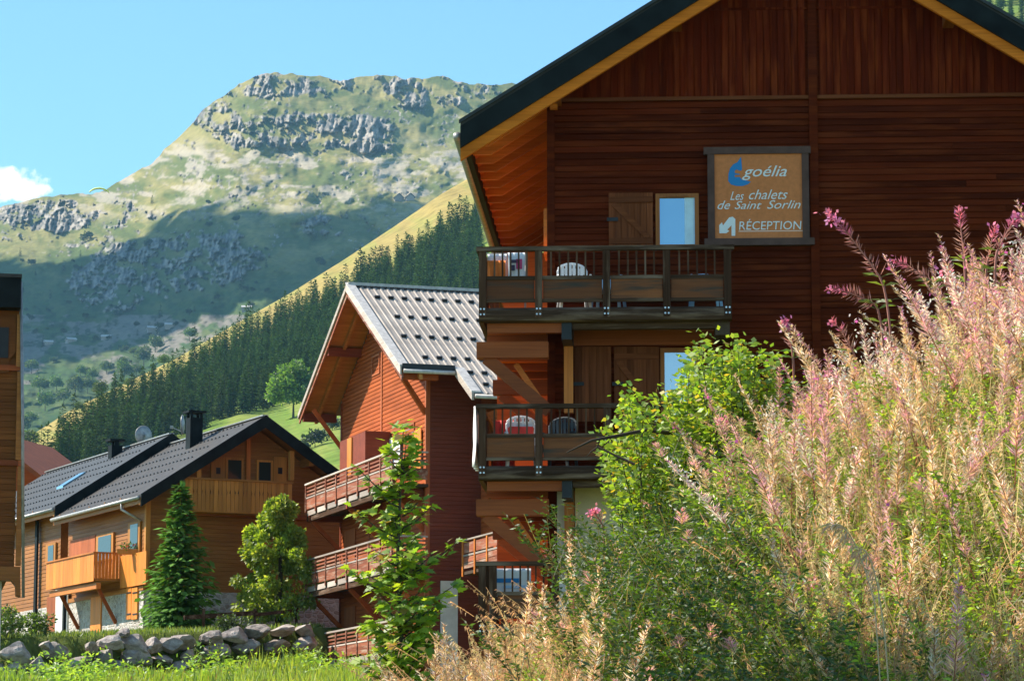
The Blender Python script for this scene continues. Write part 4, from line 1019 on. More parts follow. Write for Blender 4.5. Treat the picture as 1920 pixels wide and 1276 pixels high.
for u in (UF + .1, -.12):
    br('brace', M['red_x'], mid, (u, .0, btop(u) - 2.2), (u - (.2 if u < -1 else -.2), -BWO + .25, btop(u) - .75), .13, .15)
bx('eave_fascia', M['black'], mid, UE_R - .02, UE_R + .05, -BWO + .02, WST - .1, btop(UE_R) - .10, btop(UE_R) + .13)
MB().tube([(UE_R + .09, -BWO + .05, btop(UE_R) - .13), (UE_R + .09, WST - .1, btop(UE_R) - .13)], .07, 8).build('gutter', M['tinedge'], mid, smooth=True)
MB().tube([(UE_2 + .09, WST + .0, btop(UE_2) - .1), (UE_2 + .09, BLEN, btop(UE_2) - .1)], .07, 8).build('gutter', M['tinedge'], mid, smooth=True)
# rear, wider part
RW = WST + 1.3
rear = MB().box(-.01, UE_2 - .5, RW, BLEN - 1, -3, btop(UE_2) - .25).build('rear_wall', M['red_x'], mid)
siding('lap_siding', M['red_x'], rear, -2, btop(UE_2) - .3, lambda z: (.03, UE_2 - .5), 'w').location.y = RW - .01
# windows and doors of the gable
def bwin(x0, x1, y0, y1, w=-.05, glass='glassdark', frame='red_z', **k): return window(mid, B, x0, x1, y0, y1, w, glass, frame, **k)
bwin(697, 711, 668, 706); bwin(724, 776, 812, 880, glass='glassgrey')
bx('curtain', M['whitecloth'], mid, B.U(732, -.03, 830), B.U(752, -.03, 830), -.075, -.055, B.Z(875, 0, 740), B.Z(820, 0, 740))
bx('shutter', M['bright_z'], mid, B.U(776, -.1, 830), B.U(788, -.1, 830), -.09, -.05, B.Z(890, 0, 780), B.Z(808, 0, 780))
# balconies of the gable
def bbalcony(y_left, y_right, x_right, full=True):
    """front rail runs from photo (575,y_left) towards (x_right,y_right) on the plane in front of the gable"""
    w = -1.25; u0, zr0 = B.uz(575, y_left, w); zt = zr0; u1 = B.U(737, w, 860)
    bal = bx('balcony_deck', M['greywood_y'], mid, u0, u1, w + .02, -.03, zt - 1.18, zt - 1.08)
    bx('handrail', M['palewood'], bal, u0 - .04, u1 + .04, w - .07, w + .05, zt - .06, zt)
    bx('side_rail', M['palewood'], bal, u1 - .04, u1 + .05, w + .055, -.05, zt - .06, zt - .002)
    for k, (a, b_) in enumerate(((.14, .20), (.27, .33), (.40, .46))):
        bx('slat', M['redrail'], bal, u0, u1, w - .012, w + .012, zt - b_, zt - a)
        bx('side_slat', M['redrail'], bal, u1 - .02, u1 + .005, w + .02, -.05, zt - b_, zt - a)
    bx('mid_rail', M['palewood'], bal, u0, u1, w - .03, w + .025, zt - .56, zt - .51)
    for k in range(3):
        bx('panel_board', M['redrail'], bal, u0, u1, w - .014, w + .012, zt - .57 - .125 * (k + 1), zt - .572 - .125 * k)
        bx('panel_board', M['redrail'], bal, u1 - .016, u1 + .01, w + .02, -.05, zt - .57 - .125 * (k + 1), zt - .572 - .125 * k)
    n = 8
    for k in range(n + 1):
        u = u0 + (u1 - u0) * k / n
        bx('post', M['redrail'], bal, u - .045, u + .045, w - .05, w - .016, zt - 1.12, zt - .062)
        if k < n: bx('deck_block', M['palewood'], bal, u + .25, u + (u1 - u0) / n - .05, w - .02, w + .015, zt - 1.20, zt - 1.02)
    bx('edge_beam', M['greywood'], bal, u0, u1, w + .02, w + .16, zt - 1.40, zt - 1.19)
    for k, u in enumerate((u0 + .5, (u0 + u1) / 2, u1 - .6)):
        bx('joist', M['red_y'], bal, u - .08, u + .08, w - .03, 0, zt - 1.42, zt - 1.20)
        br('brace', M['red_x'], bal, (u, w + .1, zt - 1.42), (u, .0, zt - 2.55), .13, .15)
    bx('door', M['bright_z'] if k % 2 else M['red_z'], mid, B.U(648, 0, y_left), B.U(668, 0, y_left), -.06, -.03, zt - 1.1, zt + 1.0)
    dz = bwin(690, 716, y_left - 70, y_left + 40)
    return bal
for yl in (907, 1049, 1192): bbalcony(yl, 0, 0)
# partition box at the top balcony, door in shade, low plaster base and the rear balcony
zt = B.uz(575, 907, -1.25)[1]
bx('partition', M['red_y'], mid, B.U(655, -.6, 850), B.U(703, -.6, 850), -.95, -.05, zt - 1.0, B.Z(822, -.6, 670))
bx('partition_end', M['bright_z'], mid, B.U(651, -.99, 850), B.U(659, -.99, 850), -1.0, -.94, zt - 1.0, B.Z(823, -.9, 655))
def on_side(px, py): return B.wz(px, py, .03)
(sw0, sz1), (sw1, _z) = on_side(826, 1088), on_side(858, 1088)
bx('plaster_base', M['whiteplaster'], mid, .022, .06, sw0, sw1, -3, sz1)
ru0, rz_ = B.uz(868, 1012, RW - 1.0); ru1 = B.U(940, RW - 1.0, 988)
rb = bx('balcony_deck', M['greywood_y'], mid, ru0, ru1, RW - 1.0, RW - .03, rz_ - 1.15, rz_ - 1.05)
bx('handrail', M['palewood'], rb, ru0, ru1, RW - 1.06, RW - .95, rz_ - .05, rz_)
for k in range(4):
    u = ru0 + .08 + (ru1 - ru0 - .16) * k / 3; bx('post', M['rafter'], rb, u - .05, u + .05, RW - 1.05, RW - 1.015, rz_ - 1.2, rz_ - .055)
for z0, z1 in ((-.95, -.78), (-.76, -.58), (-.45, -.12)): bx('panel_board', M['redrail'], rb, ru0, ru1, RW - 1.01, RW - .985, rz_ + z0, rz_ + z1)
bx('mid_rail', M['palewood'], rb, ru0, ru1, RW - 1.03, RW - .98, rz_ - .56, rz_ - .50)
bx('door', M['shutter'], mid, B.U(858, RW - .05, 970), B.U(893, RW - .05, 970), RW - .07, RW - .025, rz_ - 1.0, B.Z(944, RW, 870))

# ================================================================== LEFT HOUSES (honey timber on stone)
tc_ = (-1800 - CX) / F * CP; Cf = Frame(277, 112.0, -tc_, -1.0, 7.2)
OV = 1.15                                                 # verge overhang past the gable
wl, zl = Cf.wz(264, 926, OV); wa, zap = Cf.wz(498, 779, OV); wr_, zrr = Cf.wz(617, 872, OV)
CS = (zap - zl) / (wa - wl); W_E = wl; W_R = wa; W_E2 = wa + (wa - wl) * .98
ctop = lambda w: zap - CS * abs(w - W_R)
WG2 = W_E2 - 1.0                                          # far gable corner
LEN = -Cf.uz(100, 966, W_E)[0]
print('C', wl, wa, W_E2, CS, zap, LEN)
def honey_house(name, label, length, dz, u_off, details):
    t = empty(name, Cf.world(u_off, 0, dz), Cf.rot, label, 'house')
    MB().prism([(0, -2), (WG2, -2), (WG2, ctop(WG2) - .3), (W_R, zap - .3), (0, ctop(0) - .3)], 'x', -length, -.03).build('wall', M['honey_x'], t)
    for s in (0, 1):
        e = W_E if s == 0 else W_E2; o1 = OV
        pr = lambda l, h: [(W_R, zap - l), (e, ctop(e) - l), (e, ctop(e) - h), (W_R, zap - h)]
        rf = MB().prism(pr(0, .10), 'x', -length, o1).build('roof', M['slate'] if details else M['slate2'], t)
        MB().prism(pr(-.02, .46), 'x', o1 + .003, o1 + .07).build('verge_board', M['fascia'], t)
        MB().prism(pr(.103, .16), 'x', -length, o1).build('soffit', M['honey_x'], t)
        MB().prism(pr(.17, .38), 'x', o1 - .20, o1 - .06).build('barge_rafter', M['honey_y'], t)
        if s == 0:
            st = MB(); ns = 7
            for r in range(ns):
                w = W_E + (W_R - W_E) * (r + .55) / ns
                for k in range(int(length / .42)):
                    u = -length + .3 + k * .42 + (.21 if r % 2 else 0)
                    st.prism([(w - .04, ctop(w - .04) - .005), (w + .04, ctop(w + .04) - .005), (w - .02, ctop(w) + .06)], 'x', u, u + .09)
            st.build('snow_stops', M['black'], t, kind='stuff')
            MB().tube([(-length, e - .07, ctop(e) - .12), (o1 - .05, e - .07, ctop(e) - .12)], .075, 8).build('gutter', M['zinc'], t, smooth=True)
            bx('eave_board', M['honey_x'], t, -length, o1 - .02, e + .005, e + .04, ctop(e) - .34, ctop(e) - .165)
    bx('ridge_cap', M['zinc'], t, -length, o1, W_R - .12, W_R + .12, zap - .01, zap + .04)
    for u in np.arange(-length + .6, -.5, 1.9): bx('rafter', M['honey_y'], t, u, u + .11, W_E + .05, 0, ctop(0) - .52, ctop(0) - .36)
    return t
hA = honey_house('house', 'honey coloured timber house on stone with a dark roof, orange balcony and chimney', LEN, 0, 0, True)
hB = honey_house('house', 'adjoining timber house with a blue grey roof and skylight behind the orange balcony house', 16.0, .42, -LEN - OV + .15, False)
ZSt = Cf.Z(1108, 0, 260)                                  # top of the stone storey
siding('lap_siding', M['honey_x'], hA, ZSt, ctop(0) - .4, lambda z: (-LEN, 0), 'w', .16)
st_ = MB()
z = Cf.wz(450, 1075, 0)[1] - .3
sd = siding('lap_siding', M['honey_y'], hA, ZSt, zap - .5, lambda z: (max(.0, W_R - (zap - .34 - z) / CS), min(WG2, W_R + (zap - .34 - z) / CS)), 'u', .16)
bx('stone_storey', M['masonry'], hA, -LEN, .05, -.10, WG2 + .02, -2.5, ZSt)
bx('sill_beam', M['honey_x'], hA, -LEN, .07, -.13, -.02, ZSt + .004, ZSt + .16)
bx('corner_post', M['honey_z'], hA, -.12, .06, -.06, .12, ZSt + .17, ctop(0) - .5)
def cx(px, w=0.0, py=1050): return Cf.U(px, w, py)
def cz(py, px=200, w=0.0): return Cf.uz(px, py, w)[1]
def pane_box(name, mat, parent, x0, x1, y0, y1, w0, w1, px=None):
    xm = (x0 + x1) / 2; return bx(name, M[mat], parent, cx(x0, w0, y0), cx(x1, w0, y0), w0, w1, cz(y1, xm, w0), cz(y0, xm, w0))
# orange balcony on the long side
wb = -1.2; bu0, bz1 = Cf.uz(88, 1053, wb); bu1 = Cf.U(177, wb, 1035); bz0 = bz1 - 1.12
bal = bx('balcony', M['honey_y'], hA, bu0, bu1, wb + .05, -.03, bz0 + .02, bz0 + .12)
nbd = 14
for k in range(nbd): bx('board', M['bright_z'], bal, bu0 + (bu1 - bu0) * k / nbd, bu0 + (bu1 - bu0) * (k + 1) / nbd - .012, wb - .015, wb + .012, bz0, bz1 - .06)
for k in range(8): bx('board', M['bright_z'], bal, bu1 - .012, bu1 + .015, wb + .03 + (1.1) * k / 8, wb + .03 + 1.1 * (k + 1) / 8 - .03, bz0 + .1, bz1 - .06)
bx('handrail', M['orange_x'], bal, bu0 - .03, bu1 + .05, wb - .06, wb + .05, bz1 - .055, bz1)
bx('handrail', M['orange_x'], bal, bu1 - .05, bu1 + .05, wb + .055, -.03, bz1 - .055, bz1 - .002)
bx('edge_beam', M['orange_x'], bal, bu0 + .1, bu1, wb + .1, wb + .28, bz0 - .28, bz0 - .06)
for u in (bu0 + .9, bu1 - .5): br('brace', M['beam_x'], bal, (u, wb + .25, bz0 - .1), (u, -.12, bz0 - 1.55), .11, .13)
pane_box('flower_box_board', 'bright_z', hA, 226, 274, 1037, 1098, -.22, -.14)
# doors, shutters, windows on the long side
for (x0, x1, y0, y1, mt) in ((170, 189, 1118, 1192, 'bright_z'), (88, 104, 1118, 1186, 'red_z')): pane_box('door', mt, hA, x0, x1, y0, y1, -.16, -.105)
for x0, x1 in ((236.5, 246), (247, 257.5)):
    s_ = pane_box('shutter', 'bright_z', hA, x0, x1, 1101, 1160, -.17, -.105)
    for y in (1109, 1149): pane_box('hinge', 'black', s_, x0 + 1, x1 - 1, y, y + 2.5, -.19, -.172)
pane_box('plaster_pier', 'whiteplaster', hA, 104, 127, 1100, 1185, -.155, -.102)
pane_box('downpipe', 'fascia', hA, 118, 121, 1098, 1185, -.25, -.16)
for (x0, x1, y0, y1, g) in ((240, 262, 978, 1042, 'glassdark'), (180, 212, 1000, 1050, 'glassdark'), (86, 104, 1018, 1056, 'glassdark')):
    f = pane_box('window', 'honey_z', hA, x0, x1, y0, y1, -.10, -.03); pane_box('pane', g, f, x0 + 4, x1 - 4, y0 + 4, y1 - 2, -.115, -.102)
pane_box('door', 'red_z', hA, 130, 178, 1008, 1060, -.08, -.03)
# gable side: loggia with balcony, windows, posts
def gx_(px, u=0.0, py=900): return Cf.wz(px, py, u)[0]
def gz_(py, px=430, u=0.0): return Cf.wz(px, py, u)[1]
def gbox(name, mat, parent, x0, x1, y0, y1, u0, u1):
    return bx(name, M[mat], parent, u0, u1, gx_(x0, u1, y0), gx_(x1, u1, y0), gz_(y1, (x0 + x1) / 2, u1), gz_(y0, (x0 + x1) / 2, u1))
gb = gbox('balcony', 'honey_y', hA, 347, 560, 956, 962, .03, 1.0)
g0, g1, gz0, gz1 = gx_(347, 1.0), gx_(548, 1.0), gz_(960, 430, 1.0), gz_(901, 430, 1.0)
nbd = 26
for k in range(nbd):
    a = g0 + (g1 - g0) * k / nbd; b_ = g0 + (g1 - g0) * (k + 1) / nbd - .012; zc = gz0 + (gz1 - gz0) * .62; q = (b_ - a) * .25
    if k % 2: bx('board', M['honey_z'], gb, .985, 1.01, a, b_, gz0, gz1)
    else: MB().prism([(a, gz0), (b_, gz0), (b_, zc - .12), (b_ - q, zc), (b_, zc + .12), (b_, gz1), (a, gz1), (a, zc + .12), (a + q, zc), (a, zc - .12)], 'x', .985, 1.01).build('board', M['honey_z'], gb)
bx('handrail', M['honey_y'], gb, .95, 1.07, g0 - .05, g1 + .05, gz1 + .002, gz1 + .07)
for x in (374, 548): gbox('post', 'honey_z', hA, x - 4, x + 4, 862 if x < 400 else 845, 900, .80, .98)
for (x0, x1, y0, y1) in ((424, 457, 858, 925), (482, 512, 862, 925)):
    f = gbox('window', 'honey_z', hA, x0, x1, y0, y1, .03, .08); gbox('pane', 'glassdark', f, x0 + 4, x1 - 4, y0 + 4, y1, .082, .095)
for (x0, x1) in ((396, 423), (513, 538)):
    s_ = gbox('shutter', 'honey_z', hA, x0, x1, 856, 925, .03, .10); xm = (x0 + x1) / 2
    gbox('cutout', 'black', s_, xm - 4, xm + 4, 876, 888, .102, .108)
gbox('gable_post', 'beam_z', hA, 463, 471, 800, 960, .03, .12)
gbox('band_beam', 'beam_y', hA, 350, 600, 962, 970, .03, .30)
f = gbox('window', 'beam_z', hA, 470, 500, 1000, 1060, .03, .08); gbox('pane', 'glassdark', f, 474, 496, 1004, 1056, .082, .095)
for w in (W_R, W_R - 2.0, W_R + 2.0): bx('purlin', M['honey_x'], hA, 0, OV - .22, w - .1, w + .1, ctop(w) - .50, ctop(w) - .18)
# chimneys, dishes, skylight, downpipe
def chimney(px, py0, py1, w, parent, dz=0):
    u = Cf.U(px, w, py1); z1 = Cf.uz(px, py0, w)[1] - dz; z0 = ctop(w) - .3
    m = MB().box(u - .26, u + .26, w - .26, w + .26, z0, z1 - .28).build('chimney', M['fascia'], parent)
    for du in (-.2, .2):
        for dw in (-.2, .2): bx('cap_post', M['fascia'], m, u + du - .05, u + du + .05, w + dw - .05, w + dw + .05, z1 - .28, z1 - .08)
    bx('cap', M['fascia'], m, u - .36, u + .36, w - .36, w + .36, z1 - .08, z1)
    return u, z1
hBo = -LEN - OV + .15
u_, z_ = chimney(364, 771, 822, W_R - 1.0, hA)
def chimB():
    u = Cf.U(216, W_R - .6, 850) - hBo; z1 = Cf.uz(216, 824, W_R - .6)[1] - .42
    m = MB().box(u - .24, u + .24, W_R - .84, W_R - .36, ctop(W_R - .6) - .3, z1 - .26).build('chimney', M['fascia'], hB)
    bx('cap', M['fascia'], m, u - .34, u + .34, W_R - .94, W_R - .26, z1 - .08, z1)
    for du in (-.18, .18): bx('cap_post', M['fascia'], m, u + du - .05, u + du + .05, W_R - .7, W_R - .5, z1 - .26, z1 - .08)
chimB()
def dish(px, py, w, r, yaw, label, thin=False):
    u, z = Cf.uz(px, py, w); zb = ctop(w) - .0
    t = empty('satellite_dish', Cf.world(u, w, zb), Cf.rot + yaw, label, 'dish'); h = z - zb; m = MB(); n = 18; vs = []; f = []
    for j in range(4):
        for i in range(n): a = 2 * math.pi * i / n; q = r * j / 3; vs.append((q * math.cos(a), -.18 * (q / r) ** 2 * r, h + q * math.sin(a)))
    for j in range(3):
        for i in range(n): f.append((j * n + i, j * n + (i + 1) % n, (j + 1) * n + (i + 1) % n, (j + 1) * n + i))
    o = m.add(vs, f).build('reflector', M['zinc'], t, smooth=True); o.modifiers.new('thick', 'SOLIDIFY').thickness = .03
    MB().tube([(0, .12, -.3), (0, .12, h)], .03, 6).build('mast', M['zinc'], t); MB().tube([(0, 0, h - r * .8), (0, -.5, h - .1)], .018, 5).build('arm', M['zinc'], t)
    bx('feed', M['zinc'], t, -.05, .05, -.58, -.46, h - .15, h - .03)
dish(346, 796, W_R - .75, .40, -.5, 'round grey satellite dish beside the chimney of the honey coloured house')
dish(271, 815, W_R + .5, .42, -1.35, 'satellite dish seen edge on at the ridge between the two dark roofs')
# skylight lies in the blue-grey roof
def skylight():
    w0, w1 = W_E + (W_R - W_E) * .42, W_E + (W_R - W_E) * .62; u = Cf.U(133, (w0 + w1) / 2, 905) - hBo
    MB().prism([(w0, ctop(w0) + .09), (w1, ctop(w1) + .09), (w1, ctop(w1)), (w0, ctop(w0))], 'x', u - .45, u + .45).build('skylight', M['glass'], hB)
skylight()
du0, dz0 = Cf.uz(228, 935, W_E - .07)
MB().tube([(du0, W_E - .07, ctop(W_E) - .15), (du0, W_E - .07, ctop(W_E) - .40), (du0 + .5, -.12, ctop(W_E) - .85)], .05, 8).build('downpipe', M['zinc'], hA, smooth=True)
pane_box('drain_pipe', 'fascia', hA, 66, 70, 975, 1190, -.2, -.12)
siding('lap_siding', M['honey_x'], hB, ZSt - .42, ctop(0) - .4, lambda z: (-16, 0), 'w', .16)
bx('stone_storey', M['masonry'], hB, -16, 0, -.10, WG2, -2.5, ZSt - .43)
# geranium in the window box
def geranium():
    p = Cf.world(cx(245, -.3), -.3, cz(1030, 245)); t = empty('window_box_flower', p, 0, 'leafy red flowering plant in the window box beside the orange balcony', 'plant')
    Q, C = crown_quads([(0, 0, .05, .22), (.25, .05, .0, .2), (-.2, 0, .08, .18), (.5, .1, .1, .2)], 60, .10, (.10, .20, .03), (.04, .08, .02), (.5, .02, .03)); part('foliage', mesh_np('foliage', Q, 4, C, M['leaf']), t)
    bx('planter', M['bright_z'], t, -.5, .7, -.12, .12, -.25, -.05)
geranium()

# ---- small brown gable peeping out behind, and the near chalet at the picture's left edge
G = Frame(48, 140.0, 1.0, -.25, 8.0)
t = empty('house', G.world(0, 0, 0), G.rot, 'small brown timber gable half hidden behind the blue grey roof', 'house')
ga = G.uz(92, 902, 0); gb_ = G.uz(40, 862, 0); sl = (gb_[1] - ga[1]) / (ga[0] - gb_[0]); gr = gb_[0] - 2.2; gzr = gb_[1] + 2.2 * sl
MB().prism([(gr - 3.6, -2), (ga[0] - .5, -2), (ga[0] - .5, gzr - sl * (ga[0] - .5 - gr) - .3), (gr, gzr - .3), (gr - 3.6, gzr - sl * 3.6 - .3)], 'y', .8, 8).build('wall', M['red_x'], t)
for s in (-1, 1):
    e = ga[0] - gr; MB().prism([(gr, gzr), (gr + s * e, gzr - sl * e), (gr + s * e, gzr - sl * e - .25), (gr, gzr - .25)], 'y', 0, 9).build('roof', M['beam_x'], t)
E = Frame(34, 68.0, 1.0, .20, 3.2)
near = empty('chalet', E.world(0, 0, 0), E.rot, 'timber chalet with orange corner boards and a grey downpipe cut by the frame edge', 'chalet')
EZ = lambda y: E.Z(y, 0, 20)
e0, e1 = E.U(-420), E.U(33)
bx('wall', M['brown_x'], near, e0, e1 - .02, .03, 9, EZ(1062), EZ(560))
z = EZ(1062); 
while z < EZ(590):
    bx('plank', M['brown_x'], near, e0, e1, random.uniform(-.006, .002), .026, z, z + .135); z += .145
for y in (690, 868): bx('floor_band', M['beam_x'], near, e0, e1 + .03, -.10, .02, EZ(y + 5), EZ(y - 5))
for (y0, y1, dx) in ((590, 688, 0), (697, 862, 3), (874, 1060, 8)):
    bx('corner_board', M['honey_x'], near, E.U(27 + dx), E.U(37 + dx), -.13, .04, EZ(y1), EZ(y0))
MB().prism([(e0, EZ(1062)), (E.U(44), EZ(1062)), (E.U(46), EZ(1118)), (E.U(37), EZ(1116)), (E.U(36), EZ(1098)), (E.U(28), EZ(1088)), (e0, EZ(1088))], 'y', -.12, .3).build('bracket', M['honey_x'], near)
MB().prism([(e0, EZ(596)), (E.U(20), EZ(596)), (E.U(26), EZ(600)), (E.U(26), EZ(660)), (E.U(14), EZ(676)), (E.U(14), EZ(700)), (e0, EZ(700))], 'y', -.08, -.01).build('window_surround', M['brown_x'], near)
bx('pane', M['black'], near, e0, E.U(12), -.10, -.085, EZ(672), EZ(615))
bx('roof', M['fascia'], near, e0, E.U(32), -.5, 9, EZ(582), EZ(527)); bx('roof_edge', M['slate'], near, e0, E.U(33), -.53, 9, EZ(526.5), EZ(520))
MB().tube([(E.U(32), -.2, EZ(530)), (E.U(42), -.16, EZ(800)), (E.U(51), -.12, EZ(1120))], .035, 8).build('downpipe', M['zinc'], near, smooth=True)
bx('lower_wall', M['whiteplaster'], near, e0, E.U(12), .6, 8, -3, EZ(1064))

# ================================================================== NEAR PLANTS
# ---- boulder wall
def boulder_mesh(seed):
    bm = bmesh.new(); bmesh.ops.create_icosphere(bm, subdivisions=3, radius=1.0); r = random.Random(seed)
    cuts = [(Vector((r.gauss(0, 1), r.gauss(0, 1), r.gauss(0, 1))).normalized(), r.uniform(.45, .82)) for _ in range(14)]
    for v in bm.verts:
        p = v.co.copy()
        for n, d in cuts:
            k = p.dot(n)
            if k > d: p -= n * (k - d) * 1.0
        v.co = p * (1 + .05 * math.sin(p.x * 7 + seed) * math.cos(p.y * 6 + p.z * 5))
    bmesh.ops.dissolve_limit(bm, angle_limit=R(7), verts=bm.verts, edges=bm.edges)
    me = bpy.data.meshes.new('boulder'); bm.to_mesh(me); bm.free(); me.materials.append(M['stone']); return me
b_meshes = [boulder_mesh(k) for k in range(8)]
bwall = empty('boulder_wall', (-11.5, 100.5, 5.4), 0, 'dry wall of big pale boulders above the grass', 'wall')
BL = [(30, 1224, 62, 42), (108, 1222, 46, 36), (-25, 1226, 44, 40), (30, 1252, 40, 26), (128, 1250, 60, 44), (172, 1212, 30, 24), (196, 1234, 46, 60), (208, 1206, 60, 36), (250, 1206, 60, 36), (258, 1234, 56, 40), (290, 1212, 30, 34), (320, 1208, 50, 30),
      (300, 1236, 52, 26), (345, 1200, 60, 34), (352, 1230, 40, 40), (398, 1196, 52, 34), (440, 1190, 50, 30), (410, 1220, 50, 36), (484, 1186, 56, 30), (462, 1214, 60, 32), (528, 1182, 56, 30), (520, 1208, 60, 30), (570, 1180, 50, 30), (572, 1206, 60, 30),
      (70, 1250, 50, 36), (-10, 1256, 50, 34), (222, 1256, 46, 34), (330, 1254, 50, 30), (390, 1246, 50, 30), (160, 1238, 34, 30), (84, 1208, 24, 18), (232, 1186, 30, 20)]
for i, (x, y, w, h) in enumerate(BL):
    Y = float(WALL_Y(P(x, y, 100).x)) - .25 - .25 * ((y - 1170) / 80); p = P(x, y, Y); k = Y / F
    part('boulder', b_meshes[i % 8], bwall, p - bwall.location, (random.uniform(-.2, .2), random.uniform(-.2, .2), random.uniform(-.5, .5)), (w * k * .60, .6, h * k * .56))

# ---- meadow grass at lower left
def grass_field():
    n = 26000; x = rng.uniform(-19, -3.5, n); y = rng.uniform(80, 104, n); keep = y < WALL_Y(x) - .35; x, y = x[keep], y[keep]; n = len(x)
    z = H(x, y) - .05; h = rng.uniform(.2, .6, n) * (.25 + 2.6 * np.clip(fbm(x * .7, y * .45, 4, 7) - .25, 0, 1) ** 1.3) * (1 + .5 * sstep(-12, -8, x)); d = np.stack([rng.normal(0, .28, n), rng.normal(0, .28, n), np.ones(n)], -1)
    Q = leaves(np.stack([x, y, z], -1), d, h, rng.uniform(.035, .07, n)); c = cmix((.20, .32, .03), (.42, .46, .06), sstep(.3, .7, fbm(x * .5, y * .5, 4, 12)) * rng.random(n) ** .7)
    m = rng.random(n) < .03; c[m] = (.30, .16, .07)
    o = bpy.data.objects.new('meadow_grass', mesh_np('meadow_grass', Q, 4, c, M['grass'])); link(o); tag(o, 'tall sunlit meadow grass below the boulder wall', 'grass', kind='stuff')
    n = 9000; x = rng.uniform(-19, -4.5, n); y = WALL_Y(x) - rng.uniform(.5, 9, n); k = np.clip(fbm(x * .9, y * .9, 4, 77) - .46, 0, 1) * 4; kp = k > .05; x, y, k = x[kp], y[kp], k[kp]; n = len(x)
    z = H(x, y) + rng.random(n) * (.15 + .8 * k); th = rng.uniform(0, 6.28, n); Q = leaves(np.stack([x, y, z], -1), np.stack([np.cos(th), np.sin(th), rng.uniform(-.2, .9, n)], -1), rng.uniform(.10, .24, n), rng.uniform(.05, .10, n))
    o = bpy.data.objects.new('meadow_weeds', mesh_np('meadow_weeds', Q, 4, cmix((.13, .24, .03), (.36, .44, .06), rng.random(n)), M['leaf'])); link(o); tag(o, 'broad leaved weeds growing through the meadow grass', 'weeds', kind='stuff')
    n = 5000; x = rng.uniform(-19, -7, n); y = WALL_Y(x) + rng.uniform(.2, 6, n); z = H(x, y) - .03; h = rng.uniform(.1, .3, n)
    Q = leaves(np.stack([x, y, z], -1), np.stack([rng.normal(0, .3, n), rng.normal(0, .3, n), np.ones(n)], -1), h, .04); c = cmix((.10, .17, .02), (.24, .27, .05), rng.random(n))
    o = bpy.data.objects.new('lawn_grass', mesh_np('lawn_grass', Q, 4, c, M['grass'])); link(o); tag(o, 'short lawn grass above the boulder wall', 'grass', kind='stuff')
grass_field()

# ---- garden trees and shrubs by the left house
def plant(name, label, cat, loc, Q, C, trunk=None, mat='leaf', group=None):
    t = empty(name, loc, 0, label, cat, group); part('crown', mesh_np('crown', Q, 4, C, M[mat]), t)
    if trunk: trunk.build('trunk', M['bark'], t, smooth=True)
    return t
def ground_pt(px, Y): q = P(px, 900, Y); return Vector((q.x, Y, float(H(q.x, Y))))
g = ground_pt(341, 108.5); hgt = P(341, 906, 108.5).z - g.z
Q, C = spruce_quads(hgt, 1.5, 26, 17, 13, .34, (.13, .24, .045), (.030, .066, .020))
plant('spruce_tree', 'young spruce standing in front of the honey coloured house', 'tree', g, Q, C, MB().tube([(0, 0, -.2), (0, 0, hgt * .5), (0, 0, hgt * .95)], [.10, .06, .01], 7), 'needle')
g = ground_pt(523, 109.5); hgt = P(523, 925, 109.5).z - g.z
cl_ = []
for k in range(96):                                       # egg-shaped crown, widest low down, reaching almost to the ground
    zf = random.uniform(.10, .93); rad = 1.55 * math.sin(min(1.0, (1.02 - zf) * 1.55) * 1.45) * math.sqrt(random.random()) * (1 if zf > .25 else .55 + 1.8 * zf); a = random.uniform(0, 6.28)
    cl_.append((rad * math.cos(a), rad * math.sin(a), hgt * zf, random.uniform(.24, .46) * (1.15 - .5 * zf)))
cl_ += [(.15, 0, hgt * .95, .22), (-.3, .1, hgt * .88, .25)]
Q, C = crown_quads(cl_, 170, .15, (.32, .50, .042), (.14, .25, .03), (.50, .60, .09))
plant('rowan_tree', 'bushy broadleaf tree between the young spruce and the red chalet', 'tree', g, Q, C, MB().tube([(0, 0, -.2), (.1, 0, hgt * .4), (0, .1, hgt * .85)], [.12, .08, .02], 7))
for i, (px, Y, r, h, lab, col) in enumerate([(30, 99.5, .9, 1.15, 'leafy green shrub above the boulders at the corner of the downpipe chalet', (.13, .20, .03)), (75, 100.5, .55, .8, 'lower green shrub beside the leafy shrub on the boulders', (.11, .19, .03)),
                                            (140, 99.2, .55, .55, 'grey green cushion shrub overhanging the boulders', (.12, .14, .06)), (215, 100.3, .6, .40, 'low olive shrub under the bright orange door', (.13, .14, .04)), (300, 101.5, .5, .35, 'small grassy clump beside the foot of the young spruce', (.17, .19, .05)),
                                            (432, 104.3, .7, .5, 'dark low shrub behind the fence rail', (.05, .08, .02)), (-10, 98.8, .8, 1.0, 'green shrub cut by the frame edge above the boulders', (.12, .20, .03)), (255, 99.4, .45, .3, 'trailing green plant between the boulders', (.10, .17, .03))]):
    g = ground_pt(px, Y); cs = [(random.gauss(0, r * .42), random.gauss(0, r * .3), h * random.uniform(.2, .8), .26) for _ in range(16)]
    Q, C = crown_quads(cs, 70, .10, col, tuple(c * .4 for c in col), tuple(min(1, c * 1.6) for c in col)); plant('shrub', lab, 'shrub', g, Q, C, MB().tube([(0, 0, -.2), (0, 0, h * .6)], [.05, .02], 5))
